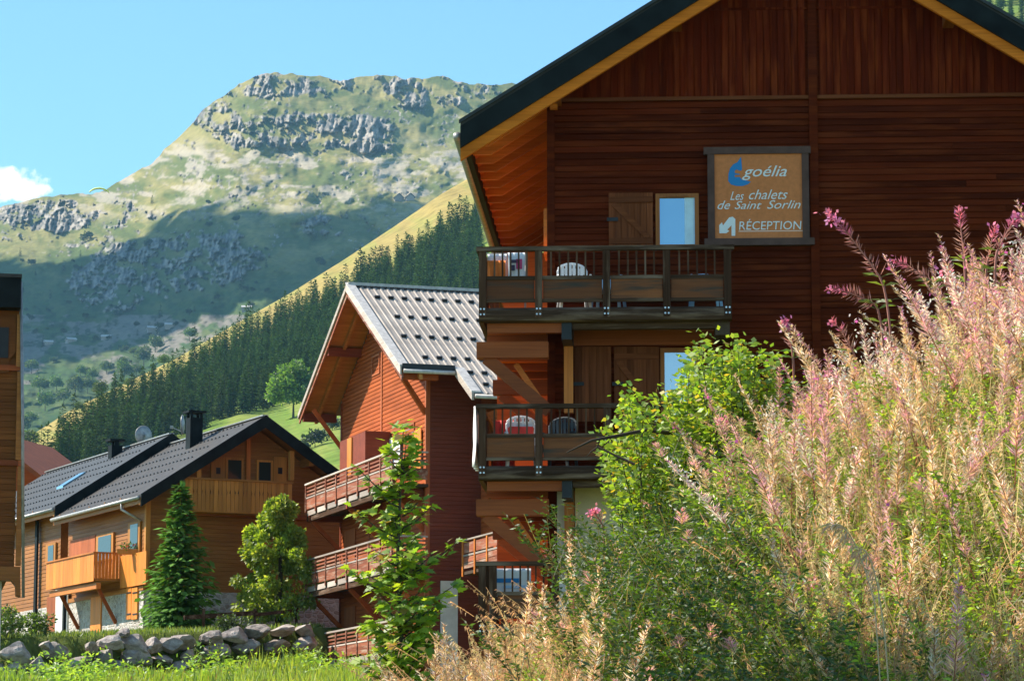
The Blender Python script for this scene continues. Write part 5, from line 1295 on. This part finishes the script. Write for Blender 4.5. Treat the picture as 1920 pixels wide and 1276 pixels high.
# tall mullein-like stalks in the grass
for i, px in enumerate([398, 372, 382, 415, 535, 548, 576, 590, 598, 470]):
    Y = float(WALL_Y(P(px, 1200, 100).x)) - random.uniform(.8, 2.5); g = ground_pt(px, Y); h = random.uniform(.9, 1.3); n = 110
    zz = rng.random(n) ** .8 * h; Q = leaves(np.stack([rng.normal(0, .03, n), rng.normal(0, .03, n), zz], -1), np.stack([rng.normal(0, 1, n), rng.normal(0, 1, n), np.full(n, .5)], -1), .20 * (1.15 - zz / h), .06)
    t = empty('weed_stalk', g, 0, 'tall grey green weed stalk rising from the meadow grass before the boulders', 'weed', 'weed stalks in the meadow grass'); part('foliage', mesh_np('foliage', Q, 4, cjit((.13, .17, .06), n), M['leaf']), t)
    MB().tube([(0, 0, -.1), (0, 0, h)], [.015, .006], 5).build('stem', M['leafdry'], t)
# fence rail
fx0, fx1 = P(345, 1157, 105.5), P(482, 1148, 107.5)
fence = empty('fence', (fx0 + fx1) / 2 - Vector((0, 0, 1.0)), 0, 'low wooden rail fence in front of the dark shrubs', 'fence'); fo = fence.location
br('rail', M['greywood'], fence, fx0 - fo, fx1 - fo, .08, .16); br('rail', M['greywood'], fence, P(478, 1152, 107.4) - fo, P(560, 1143, 108.8) - fo, .07, .12)
for px, y0 in ((382, 1140), (478, 1140), (556, 1138)):
    q = P(px, y0, 106.0 + (px - 382) / 60); br('post', M['greywood_z'], fence, (q.x - fo.x, q.y - fo.y, float(H(q.x, q.y)) - .3 - fo.z), q - fo, .10)

# ---- young maple before the red chalet: real five-lobed leaves
def maple_leaf():
    pts = [(0, 0), (.16, -.05), (.42, .02), (.30, .14), (.52, .38), (.30, .36), (.22, .46), (.16, .72), (.06, .66), (0, 1.0)]
    poly = pts + [(-x, y) for x, y in pts[-2:0:-1]]
    return poly
ML = maple_leaf()
def maple():
    Y = 31.0; top = P(765, 790, Y); g = ground_pt(752, Y); h = top.z - g.z
    t = empty('maple_sapling', g, 0, 'young maple with large bright green leaves in front of the red chalet', 'tree')
    m = MB(); m.tube([(0, 0, -.2), (.03, .02, h * .35), (-.03, 0, h * .7), (.02, 0, h * .98)], [.035, .028, .018, .006], 7)
    tips = []
    def shoot(z0, dx, dy, L, rise):
        p0 = Vector((0.02 * dx, 0, z0)); d = Vector((dx, dy, rise)).normalized(); pts = [p0, p0 + d * L * .5 + Vector((0, 0, -.02)), p0 + d * L + Vector((0, 0, .05 * L))]
        m.tube(pts, [.012, .008, .003], 5)
        for s in np.linspace(.15, 1, max(4, int(L / .048))):
            q = pts[0].lerp(pts[1], min(1, s * 2)) if s < .5 else pts[1].lerp(pts[2], s * 2 - 1); tips.append(q)
    zs = lambda py: P(768, py, Y).z - g.z
    spread = [(830, .15), (870, .20), (900, .18), (940, .22), (1000, .29), (1060, .37), (1120, .44), (1180, .46), (1260, .44)]
    for k in range(120):
        py = 835 + 455 * random.random() ** .75; sp = lerp_pts(py, spread); a = random.uniform(0, 6.28)
        shoot(zs(py) - sp * .45, math.cos(a), math.sin(a) * .8, sp * random.uniform(.55, 1.15), random.uniform(.25, .8))
    shoot(zs(940), -1, .1, .58, .75); shoot(zs(1010), -1, 0, .55, .6); shoot(zs(1085), 1, .1, .68, .62); shoot(zs(1150), 1, .1, .62, .5); shoot(zs(1120), -1, 0, .62, .5); shoot(zs(905), .25, 0, .38, 2.2); shoot(zs(990), 1, 0, .36, .7)
    for k in range(26): tips.append(Vector((random.gauss(.03, .065), random.gauss(0, .06), zs(random.uniform(788, 850)))))
    m.build('trunk', M['bark'], t, smooth=True)
    me = bpy.data.meshes.new('leaf'); vs = [(x, y, .10 * abs(x) - .10 * y * y) for x, y in ML]; me.from_pydata(vs, [], [tuple(range(len(vs)))])
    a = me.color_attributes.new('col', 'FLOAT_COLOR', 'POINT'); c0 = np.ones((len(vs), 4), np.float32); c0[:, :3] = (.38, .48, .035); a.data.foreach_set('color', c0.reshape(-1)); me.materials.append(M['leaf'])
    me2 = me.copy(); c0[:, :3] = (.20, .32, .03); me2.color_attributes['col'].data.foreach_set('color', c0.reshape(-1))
    random.shuffle(tips); rest = []
    for i, q in enumerate(tips):
        for r in range(2 if len(tips) < 1400 else 1):
            out = Vector((q.x, q.y, 0)); out = (out.normalized() if out.length > .02 else Vector((random.gauss(0, 1), random.gauss(0, 1), 0))) + Vector((random.gauss(0, .6), random.gauss(0, .6), -.35))
            nrm = Vector((random.gauss(-.2, .45), random.gauss(-.25, .45), 1)).normalized(); y = (out - nrm * out.dot(nrm)).normalized(); x = y.cross(nrm); s = random.uniform(.085, .155)
            Mx = Matrix((x, y, nrm)).transposed().to_4x4() @ Matrix.Scale(s, 4); Mx.translation = q + Vector((random.gauss(0, .035), random.gauss(0, .035), random.gauss(0, .03)))
            front = q.y < .05
            if i < 300 and r == 0:
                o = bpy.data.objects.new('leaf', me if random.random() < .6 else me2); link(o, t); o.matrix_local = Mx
            else: rest.append((Mx, random.random()))
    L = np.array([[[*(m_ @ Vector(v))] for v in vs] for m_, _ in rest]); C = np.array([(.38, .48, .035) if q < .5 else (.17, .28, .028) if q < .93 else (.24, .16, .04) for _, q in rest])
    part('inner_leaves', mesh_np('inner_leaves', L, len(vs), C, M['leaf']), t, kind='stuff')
    print('maple leaves', len(tips), len(rest))
maple()

# ---- plants of the bank ------------------------------------------------------
PINK, TAN, WHITE, MAG = (.70, .37, .41), (.64, .41, .21), (.86, .71, .58), (.60, .12, .42)
def fireweed(h, pal, lean=.12, leafy=.5, flowers=.3, rac=.34, seed=0, podlen=.048):
    """one fireweed: stem, narrow leaves, a raceme of slender pods and the last flowers; returns (stem, leaf, raceme) quads and colours"""
    n = 10; s = np.linspace(0, 1, n); a = rng.uniform(0, 6.28); bend = lean * h
    st = np.stack([np.cos(a) * bend * s ** 2, np.sin(a) * bend * s ** 2, h * s * (1 - .10 * lean * s)], -1)
    at = lambda t: np.stack([np.interp(t, s, st[:, k]) for k in range(3)], -1)
    wd = .010 * (1 - .75 * s)
    SQ = np.concatenate([ribbons(st[:-1], st[1:], wd[:-1], wd[1:]) for _ in range(2)]); SC = cjit((.32, .13, .08) if pal != 'green' else (.20, .20, .06), len(SQ), .2)
    nl = int(55 * leafy * h); t = rng.uniform(.12, 1 - rac, nl); p = at(t); th = rng.uniform(0, 6.28, nl); d = np.stack([np.cos(th), np.sin(th), rng.uniform(-.1, .7, nl)], -1)
    LQ = leaves(p, d, rng.uniform(.045, .085, nl), rng.uniform(.006, .011, nl), droop=.25)
    LC = np.where(rng.random((nl, 1)) < .7, cjit((.24, .32, .05), nl), cjit((.55, .42, .14), nl))
    npd = int(190 * rac / .34); t = 1 - rac * rng.random(npd) ** .9; p = at(t); th = rng.uniform(0, 6.28, npd); rise = rng.uniform(.35, .9, npd)
    d = np.stack([np.cos(th), np.sin(th), rise], -1); ln = podlen * rng.uniform(.6, 1.15, npd) * (1.15 - .75 * (t - 1 + rac) / rac)
    RQ = leaves(p, d, ln, .0052, droop=-.1)
    base = {'pink': (PINK, TAN), 'tan': (TAN, WHITE), 'white': (WHITE, PINK)}.get(pal, (PINK, TAN)); k = rng.random((npd, 1)); RC = np.where(k < .62, cjit(base[0], npd, .3), cjit(base[1], npd, .3))
    if pal == 'white':                                     # split pods with silky fluff
        m = 70; q = at(1 - rac * rng.random(m)) + rng.normal(0, .022, (m, 3)); RQ = np.concatenate([RQ, leaves(q, rng.normal(size=(m, 3)),   .020, .009)]); RC = np.concatenate([RC, cjit((.80, .70, .62), m, .1)])
    if flowers > 0:
        m = int(34 * flowers); q = at(np.full(m, 1.0) - .07 * rng.random(m)) + rng.normal(0, .012, (m, 3)); RQ = np.concatenate([RQ, leaves(q, rng.normal(size=(m, 3)), .020, .016)]); RC = np.concatenate([RC, cjit(MAG, m, .3)])
    return (SQ, SC), (LQ, LC), (RQ, RC)
def dry_grass(h, col=TAN, n=5, droop=.5):
    Q = []; C = []
    for k in range(n):
        a = rng.uniform(0, 6.28); s = np.linspace(0, 1, 8); L = h * rng.uniform(.7, 1.1); b = droop * L * rng.uniform(.3, 1)
        st = np.stack([np.cos(a) * b * s ** 2.2, np.sin(a) * b * s ** 2.2, L * (s - .28 * droop * s ** 3)], -1) + np.array([*rng.normal(0, .03, 2), 0])
        Q.append(ribbons(st[:-1], st[1:], .0036, .003)); C.append(cjit(col, 7, .2))
        m = 26; t = rng.uniform(.74, 1, m); p = np.stack([np.interp(t, s, st[:, j]) for j in range(3)], -1); d = np.stack([np.cos(a) + rng.normal(0, .5, m), np.sin(a) + rng.normal(0, .5, m), rng.normal(-.1, .5, m)], -1)
        Q.append(leaves(p, d, rng.uniform(.015, .034, m), .0048, droop=.3)); C.append(cjit(tuple(c * 1.1 for c in col), m, .25))
    m = 8; th = rng.uniform(0, 6.28, m); Q.append(leaves(rng.normal(0, .03, (m, 3)) * (1, 1, 0), np.stack([np.cos(th), np.sin(th), np.full(m, 2.2)], -1), h * .7, .007, droop=.1)); C.append(cjit((.34, .38, .08), m, .3))
    return np.concatenate(Q), np.concatenate(C)
def leafy_forb(h, col=(.08, .13, .022), n=300, ln=.031):
    s = np.linspace(0, 1, 6); st = np.stack([.1 * h * s ** 2 * rng.normal(), .1 * h * s ** 2 * rng.normal(), h * s], -1) if False else np.stack([rng.normal() * .15 * h * s ** 2, rng.normal() * .15 * h * s ** 2, h * s], -1)
    Q = [ribbons(st[:-1], st[1:], .006, .004)]; C = [cjit((.16, .13, .05), 5)]
    nb = 15
    for k in range(nb):
        t0 = rng.uniform(.2, .95); p0 = np.array([np.interp(t0, s, st[:, j]) for j in range(3)]); a = rng.uniform(0, 6.28); L = h * rng.uniform(.15, .35); d = np.array([math.cos(a) * .6, math.sin(a) * .6, .8])
        m = n // nb; u = rng.random(m); p = p0 + d * (L * u)[:, None]; th = rng.uniform(0, 6.28, m)
        Q.append(ribbons(p0[None], (p0 + d * L)[None], .004, .002)); C.append(cjit((.16, .13, .05), 1))
        Q.append(leaves(p, np.stack([np.cos(th), np.sin(th), rng.uniform(-.2, .8, m)], -1), rng.uniform(.6, 1.3, m) * ln, ln * .33)); C.append(cjit(col, m, .4))
    return np.concatenate(Q), np.concatenate(C)
def cat3(f): return np.concatenate([f[i][0] for i in range(3)]), np.concatenate([f[i][1] for i in range(3)])
VAR = {'pink': [cat3(fireweed(rng.uniform(.75, 1.05), 'pink', rng.uniform(.05, .3), .5, .06)) for _ in range(6)],
       'tan': [cat3(fireweed(rng.uniform(.7, 1.0), 'tan', rng.uniform(.1, .4), .4, 0)) for _ in range(6)],
       'white': [cat3(fireweed(rng.uniform(.7, 1.0), 'white', rng.uniform(.1, .35), .4, .03)) for _ in range(5)],
       'green': [cat3(fireweed(rng.uniform(.6, .9), 'green', rng.uniform(.05, .3), 1.6, 0, rac=.08)) for _ in range(5)],
       'grass': [dry_grass(rng.uniform(.6, .9), (.62, .39, .18)) for _ in range(6)], 'pale': [dry_grass(rng.uniform(.6, .9), (.72, .58, .28), droop=.25) for _ in range(4)],
       'dark': [leafy_forb(rng.uniform(.6, .9), (.070, .122, .012)) for _ in range(5)], 'leafy': [leafy_forb(rng.uniform(.5, .8), (.28, .38, .03)) for _ in range(5)]}
def bank_plants():
    n = 6200; y = 6.6 + 9.8 * rng.random(n); x = rng.uniform(-1.9, 3.6, n) * (.45 + y / 18); z = H(x, y); pos = np.stack([x, y, z], -1)
    tx, ty = proj(pos + np.array([0, 0, .7])); nz = fbm(tx / 130., ty / 110., 3, 201); nz2 = fbm(tx / 60., ty / 60., 3, 207)
    kinds = []
    for i in range(n):
        px, py, a, b, r = tx[i], ty[i], nz[i], nz2[i], rng.random()
        if z[i] < H(-9, y[i]) + .30 or px > 2050 or px < 600: kinds.append(None); continue
        if px < 1130 and py > 940: k = 'grass' if r < .62 else 'tan' if r < .78 else 'pale' if r < .9 else 'leafy'
        elif py > 880 and px < 1480 + .45 * (py - 880) + 120 * (a - .5): k = 'dark' if r < .86 else 'green' if r < .94 else 'leafy' if r < .98 else 'grass'
        elif px < 1440 and py < 900: k = 'leafy' if r < .50 else 'green' if r < .72 else 'pink' if r < .79 else 'pale' if r < .92 else 'tan'
        elif py > 900: k = ('grass' if r < .45 else 'tan' if r < .65 else 'pale' if r < .8 else 'leafy' if r < .92 else 'pink') if b < .55 else ('leafy' if r < .35 else 'pale' if r < .7 else 'grass')
        elif py > 600 + 70 * (b - .5) + .12 * (1920 - px): k = ('pale' if r < .26 else 'grass' if r < .44 else 'tan' if r < .62 else 'leafy' if r < .78 else 'white' if r < .88 else 'pink') if a < .56 else ('leafy' if r < .45 else 'green' if r < .65 else 'pale' if r < .9 else 'pink')
        else: k = ('pink' if r < .40 else 'white' if r < .66 else 'tan' if r < .84 else 'green' if r < .90 else 'leafy' if r < .95 else 'pale') if a < .54 else ('pale' if r < .35 else 'leafy' if r < .6 else 'tan' if r < .8 else 'white')
        kinds.append(k)
    groups = {'fireweed_thicket': ('pink', 'tan', 'white', 'green'), 'dry_grass': ('grass', 'pale'), 'undergrowth': ('dark', 'leafy')}
    labs = {'fireweed_thicket': 'thicket of faded pink and tan fireweed covering the bank', 'dry_grass': 'dry straw coloured grass among the weeds of the bank', 'undergrowth': 'dark green leafy undergrowth low on the bank'}
    for g, ks in groups.items():
        V = []; C = []
        for i in range(n):
            if kinds[i] not in ks: continue
            q, c = VAR[kinds[i]][int(rng.integers(len(VAR[kinds[i]])))]; a = rng.uniform(0, 6.28); s = rng.uniform(.70, 1.05); ca, sa = math.cos(a) * s, math.sin(a) * s
            V.append(q @ np.array([[ca, sa, 0], [-sa, ca, 0], [rng.normal(0, .22), rng.normal(0, .16), s]]) + pos[i] - np.array([0, 0, .04])); C.append(c * rng.uniform(.8, 1.2))
        o = bpy.data.objects.new(g, mesh_np(g, np.concatenate(V), 4, np.concatenate(C), M['leaf' if g == 'undergrowth' else 'leafdry'])); link(o); tag(o, labs[g], 'weeds', kind='stuff')
        print(g, sum(len(v) for v in V) * 2)
bank_plants()
# single fireweed spikes that stand clear of the thicket: tip and foot of each spike in the photo
def spike(tip, foot, Y, label, pal='pink', fl=.6, podlen=.065, width=1.0):
    Y += 2.2; a, b = P(*tip, Y), P(*foot, Y); d = a - b; L = d.length; gz = float(H(b.x, b.y)); base = b - d * .0
    t = empty('fireweed', (b.x, b.y, gz), 0, label, 'fireweed')
    n = 8; s = np.linspace(0, 1, n); f = np.array(b - t.location); tipv = np.array(a - t.location); low = np.array([f[0] + (f[0] - tipv[0]) * .25, f[1], 0])
    ctl = np.stack([(1 - s) ** 2 * low[k] + 2 * s * (1 - s) * (f[k] - (tipv[k] - f[k]) * .25) + s ** 2 * f[k] for k in range(3)], -1)
    up = np.stack([f[k] + (tipv[k] - f[k]) * s for k in range(3)], -1) + np.stack([0 * s, 0 * s, .05 * L * np.sin(s * 3.14)], -1); st = np.concatenate([ctl, up[1:]])
    MB().tube([tuple(p) for p in st], [.006] * n + [.005 - .0035 * i / (n - 1) for i in range(1, n)], 5).build('stem', stem_mat, t)
    nl = 26; k = rng.integers(2, n, nl); th = rng.uniform(0, 6.28, nl); LQ = leaves(ctl[k], np.stack([np.cos(th), np.sin(th), .4 + 0 * th], -1), .10, .015, droop=.2); part('leaves', mesh_np('leaves', LQ, 4, cjit((.15, .2, .03), nl), M['leaf']), t)
    m = int(330 * L); u = rng.random(m) ** .9; p = np.stack([np.interp(u, s, up[:, j]) for j in range(3)], -1); ax = unit(np.array(d)[None])[0]; r0 = rdir(m); r0 = unit(r0 - (r0 @ ax)[:, None] * ax); dd = r0 + ax * rng.uniform(.35, .8, (m, 1))
    ln = podlen * rng.uniform(.65, 1.1, m) * (1.15 - .7 * u); c = np.where((u > .55)[:, None], cjit((.62, .17, .24), m, .25), cjit((.48, .22, .18), m, .3))
    part('seed_pods', mesh_np('seed_pods', leaves(p, dd, ln, .0060, droop=-.08), 4, c, M['leafdry']), t)
    q = max(6, int(30 * fl))
    if q:
        u = 1 - .22 * rng.random(q); p = np.stack([np.interp(u, s, up[:, j]) for j in range(3)], -1) + rng.normal(0, .014, (q, 3)); part('flowers', mesh_np('flowers', leaves(p, rng.normal(size=(q, 3)), .024, .018), 4, cjit((.60, .17, .44), q, .25), M['leaf']), t, kind='stuff')
straw_mat = plain('straw_stem', (.58, .40, .22), .8)
stem_mat = plain('fireweed_stem', (.36, .14, .10), .7)
for tip, foot, Y, lab, pal, fl in [((1548, 395), (1650, 520), 12.2, 'long arching fireweed spike with brown pods leaning out below the sign', 'pink', 1.0), ((1797, 388), (1808, 490), 12.0, 'upright pink fireweed spike standing clear of the thicket against the dark wall', 'pink', .2),
        ((1668, 484), (1750, 530), 12.4, 'pink fireweed spike leaning level towards the ridge post', 'pink', .1), ((1552, 540), (1640, 570), 12.6, 'short pink fireweed spike under the long arching one', 'pink', .2),
        ((1472, 602), (1486, 660), 13.0, 'small fireweed with purple flowers above the green shrub', 'pink', 1.2), ((1772, 500), (1790, 560), 12.1, 'fireweed tip with bright pink buds below the upright spike', 'pink', .5),
        ((1866, 425), (1850, 500), 11.6, 'pink fireweed tip beside the magenta flowered one', 'pink', .4), ((1908, 405), (1870, 470), 11.4, 'fireweed with magenta flowers leaning to the frame edge', 'pink', 1.2),
        ((1560, 598), (1600, 660), 12.7, 'drooping pink fireweed tip close to the foot of the ridge post', 'pink', .1), ((1508, 770), (1530, 840), 11.6, 'bright pink fireweed head inside the thicket beside the green shrub', 'pink', .3), ((1345, 790), (1380, 800), 12.4, 'fireweed head with pink blossom among the shrub leaves', 'pink', .9),
        ((1402, 848), (1412, 890), 11.8, 'single purple fireweed blossom among straw coloured weeds', 'tan', .9), ((1478, 918), (1490, 950), 11.2, 'purple fireweed blossom at the edge of the dark undergrowth', 'tan', .8), ((1110, 955), (1130, 985), 13.4, 'purple fireweed blossom in front of the cream plaster wall', 'tan', .9)]:
    spike(tip, foot, Y, lab, pal, fl)
# brown drooping grass plumes
for i, (x, y, x2, y2, Y, lab) in enumerate([(1560, 985, 1640, 1130, 9.6, 'brown drooping grass plume hanging over the dark undergrowth'), (1610, 1030, 1660, 1200, 9.4, 'brown grass plume behind the drooping one over the dark undergrowth')]):
    f = P(x2, y2, Y); t = empty('grass_plume', (f.x, f.y, float(H(f.x, f.y))), 0, lab, 'grass'); loc = np.array(t.location); a = np.array(P(x, y, Y)) - loc; b = np.array(f) - loc; s = np.linspace(0, 1, 10)[:, None]
    st = b * (1 - s) ** 2 + 2 * s * (1 - s) * (b * .25 + a * .75 + np.array([.03, 0, .10])) + a * s ** 2; low = np.array([b[0] + .05, b[1], 0.]); st = np.concatenate([low[None], st])
    MB().tube([tuple(p) for p in st], .0022, 4).build('stem', straw_mat, t); m = 60; u = rng.uniform(3.0, 10.6, m); p = np.stack([np.interp(u, np.arange(11), st[:, j]) for j in range(3)], -1)
    part('seed_head', mesh_np('seed_head', leaves(p, np.stack([rng.normal(-.7, .4, m), rng.normal(0, .5, m), rng.normal(-.4, .5, m)], -1), rng.uniform(.025, .055, m), .0055, droop=.35), 4, cjit((.66, .43, .26), m, .25), M['leafdry']), t)
# ---- green shrub on the crest of the bank
def rose_shrub(label, pxs, Y, n_shoot, zfoot, seed, name='shrub'):
    g = ground_pt(sum(pxs) / 2, Y); t = empty(name, g, 0, label, 'shrub'); m = MB(); LQ = []; LC = []
    x0, x1 = P(pxs[0], 800, Y).x - g.x, P(pxs[1], 800, Y).x - g.x
    for k in range(n_shoot):
        bx0 = random.uniform(x0 * .6, x1 * .6); by = random.uniform(-.3, .3); tipx = bx0 + random.gauss(0, .22); px_t = (tipx + g.x) / Y * F * 1.01 + CX
        if px_t < 1138: tipx += (1138 - px_t) / F * Y; bx0 = max(bx0, tipx - .1); px_t = 1138 + random.random() * 25
        zt = P(px_t, lerp_pts(px_t, SHR) + random.expovariate(1 / 60.), Y).z - g.z
        p = [Vector((bx0, by, 0)), Vector(((bx0 + tipx) / 2, by * 1.2, zt * .65)), Vector((tipx, by + random.gauss(0, .12), zt))]
        m.tube(p, [.005, .003, .0015], 4); q = 125; u = rng.uniform(.25, 1.03, q); s = np.array([0, .55, 1.]); c = np.stack([np.interp(u, s, [v[j] for v in p]) for j in range(3)], -1) + rng.normal(0, .035, (q, 3))
        th = rng.uniform(0, 6.28, q); LQ.append(leaves(c, np.stack([np.cos(th), np.sin(th), rng.uniform(-.4, .6, q)], -1), rng.uniform(.028, .052, q), rng.uniform(.018, .032, q)))
        r = rng.random((q, 1)); LC.append(np.where(r < .5, cjit((.29, .37, .035), q), np.where(r < .92, cjit((.15, .23, .026), q), cjit((.45, .30, .04), q))))
    m.build('branches', M['bark'], t, kind='stuff'); part('foliage', mesh_np('foliage', np.concatenate(LQ), 4, np.concatenate(LC), M['leaf']), t, kind='stuff')
SHR = [(1100, 900), (1140, 830), (1165, 755), (1200, 735), (1250, 745), (1290, 690), (1310, 650), (1335, 615), (1350, 660), (1390, 640), (1440, 645), (1470, 690), (1520, 720)]
rose_shrub('green leafy shrub covering the right end of the middle balcony', (1150, 1330), 15.6, 62, 0, 1); rose_shrub('tall green shrub with yellow leaves in front of the grey window pane', (1290, 1480), 15.2, 70, 0, 2)
# bare dead branches reaching out over the balcony
t = empty('dead_branch', ground_pt(1180, 15.0), 0, 'bare brown branch reaching out over the middle balcony railing', 'branch'); lo_ = t.location
MB().tube([P(1262, 812, 15.2) - lo_, P(1210, 806, 15) - lo_, P(1150, 818, 15) - lo_, P(1110, 825, 15) - lo_, P(1062, 848, 15) - lo_], [.012, .010, .009, .007, .003], 5).tube([P(1125, 822, 15) - lo_, P(1120, 838, 15) - lo_, P(1105, 848, 15) - lo_], [.006, .005, .002], 5).tube([P(1190, 870, 15) - lo_, P(1120, 835, 15) - lo_ + Vector((0, .05, 0)), P(1098, 856, 15) - lo_], [.007, .005, .002], 4).build('twig', M['bark'], t)
# ---- unseen tree added left of the frame to shade the foot of the bank
def shade_tree():
    g = Vector((-5.5, 11.8, float(H(-5.5, 11.8)))); cl = [(random.gauss(0.05, .45), random.gauss(-.5, .42), random.uniform(6.7, 8.9), random.uniform(.34, .52)) for _ in range(84)]
    Q, C = crown_quads(cl, 110, .15, (.09, .15, .02), (.03, .06, .014)); plant('shade_tree', 'leafy tree added outside the frame to shade the foot of the bank', 'tree', g, Q, C, MB().tube([(0, 0, -.3), (.1, 0, 3), (.2, -.3, 6.0), (.1, -.5, 8.4)], [.14, .11, .07, .02], 8))
shade_tree()
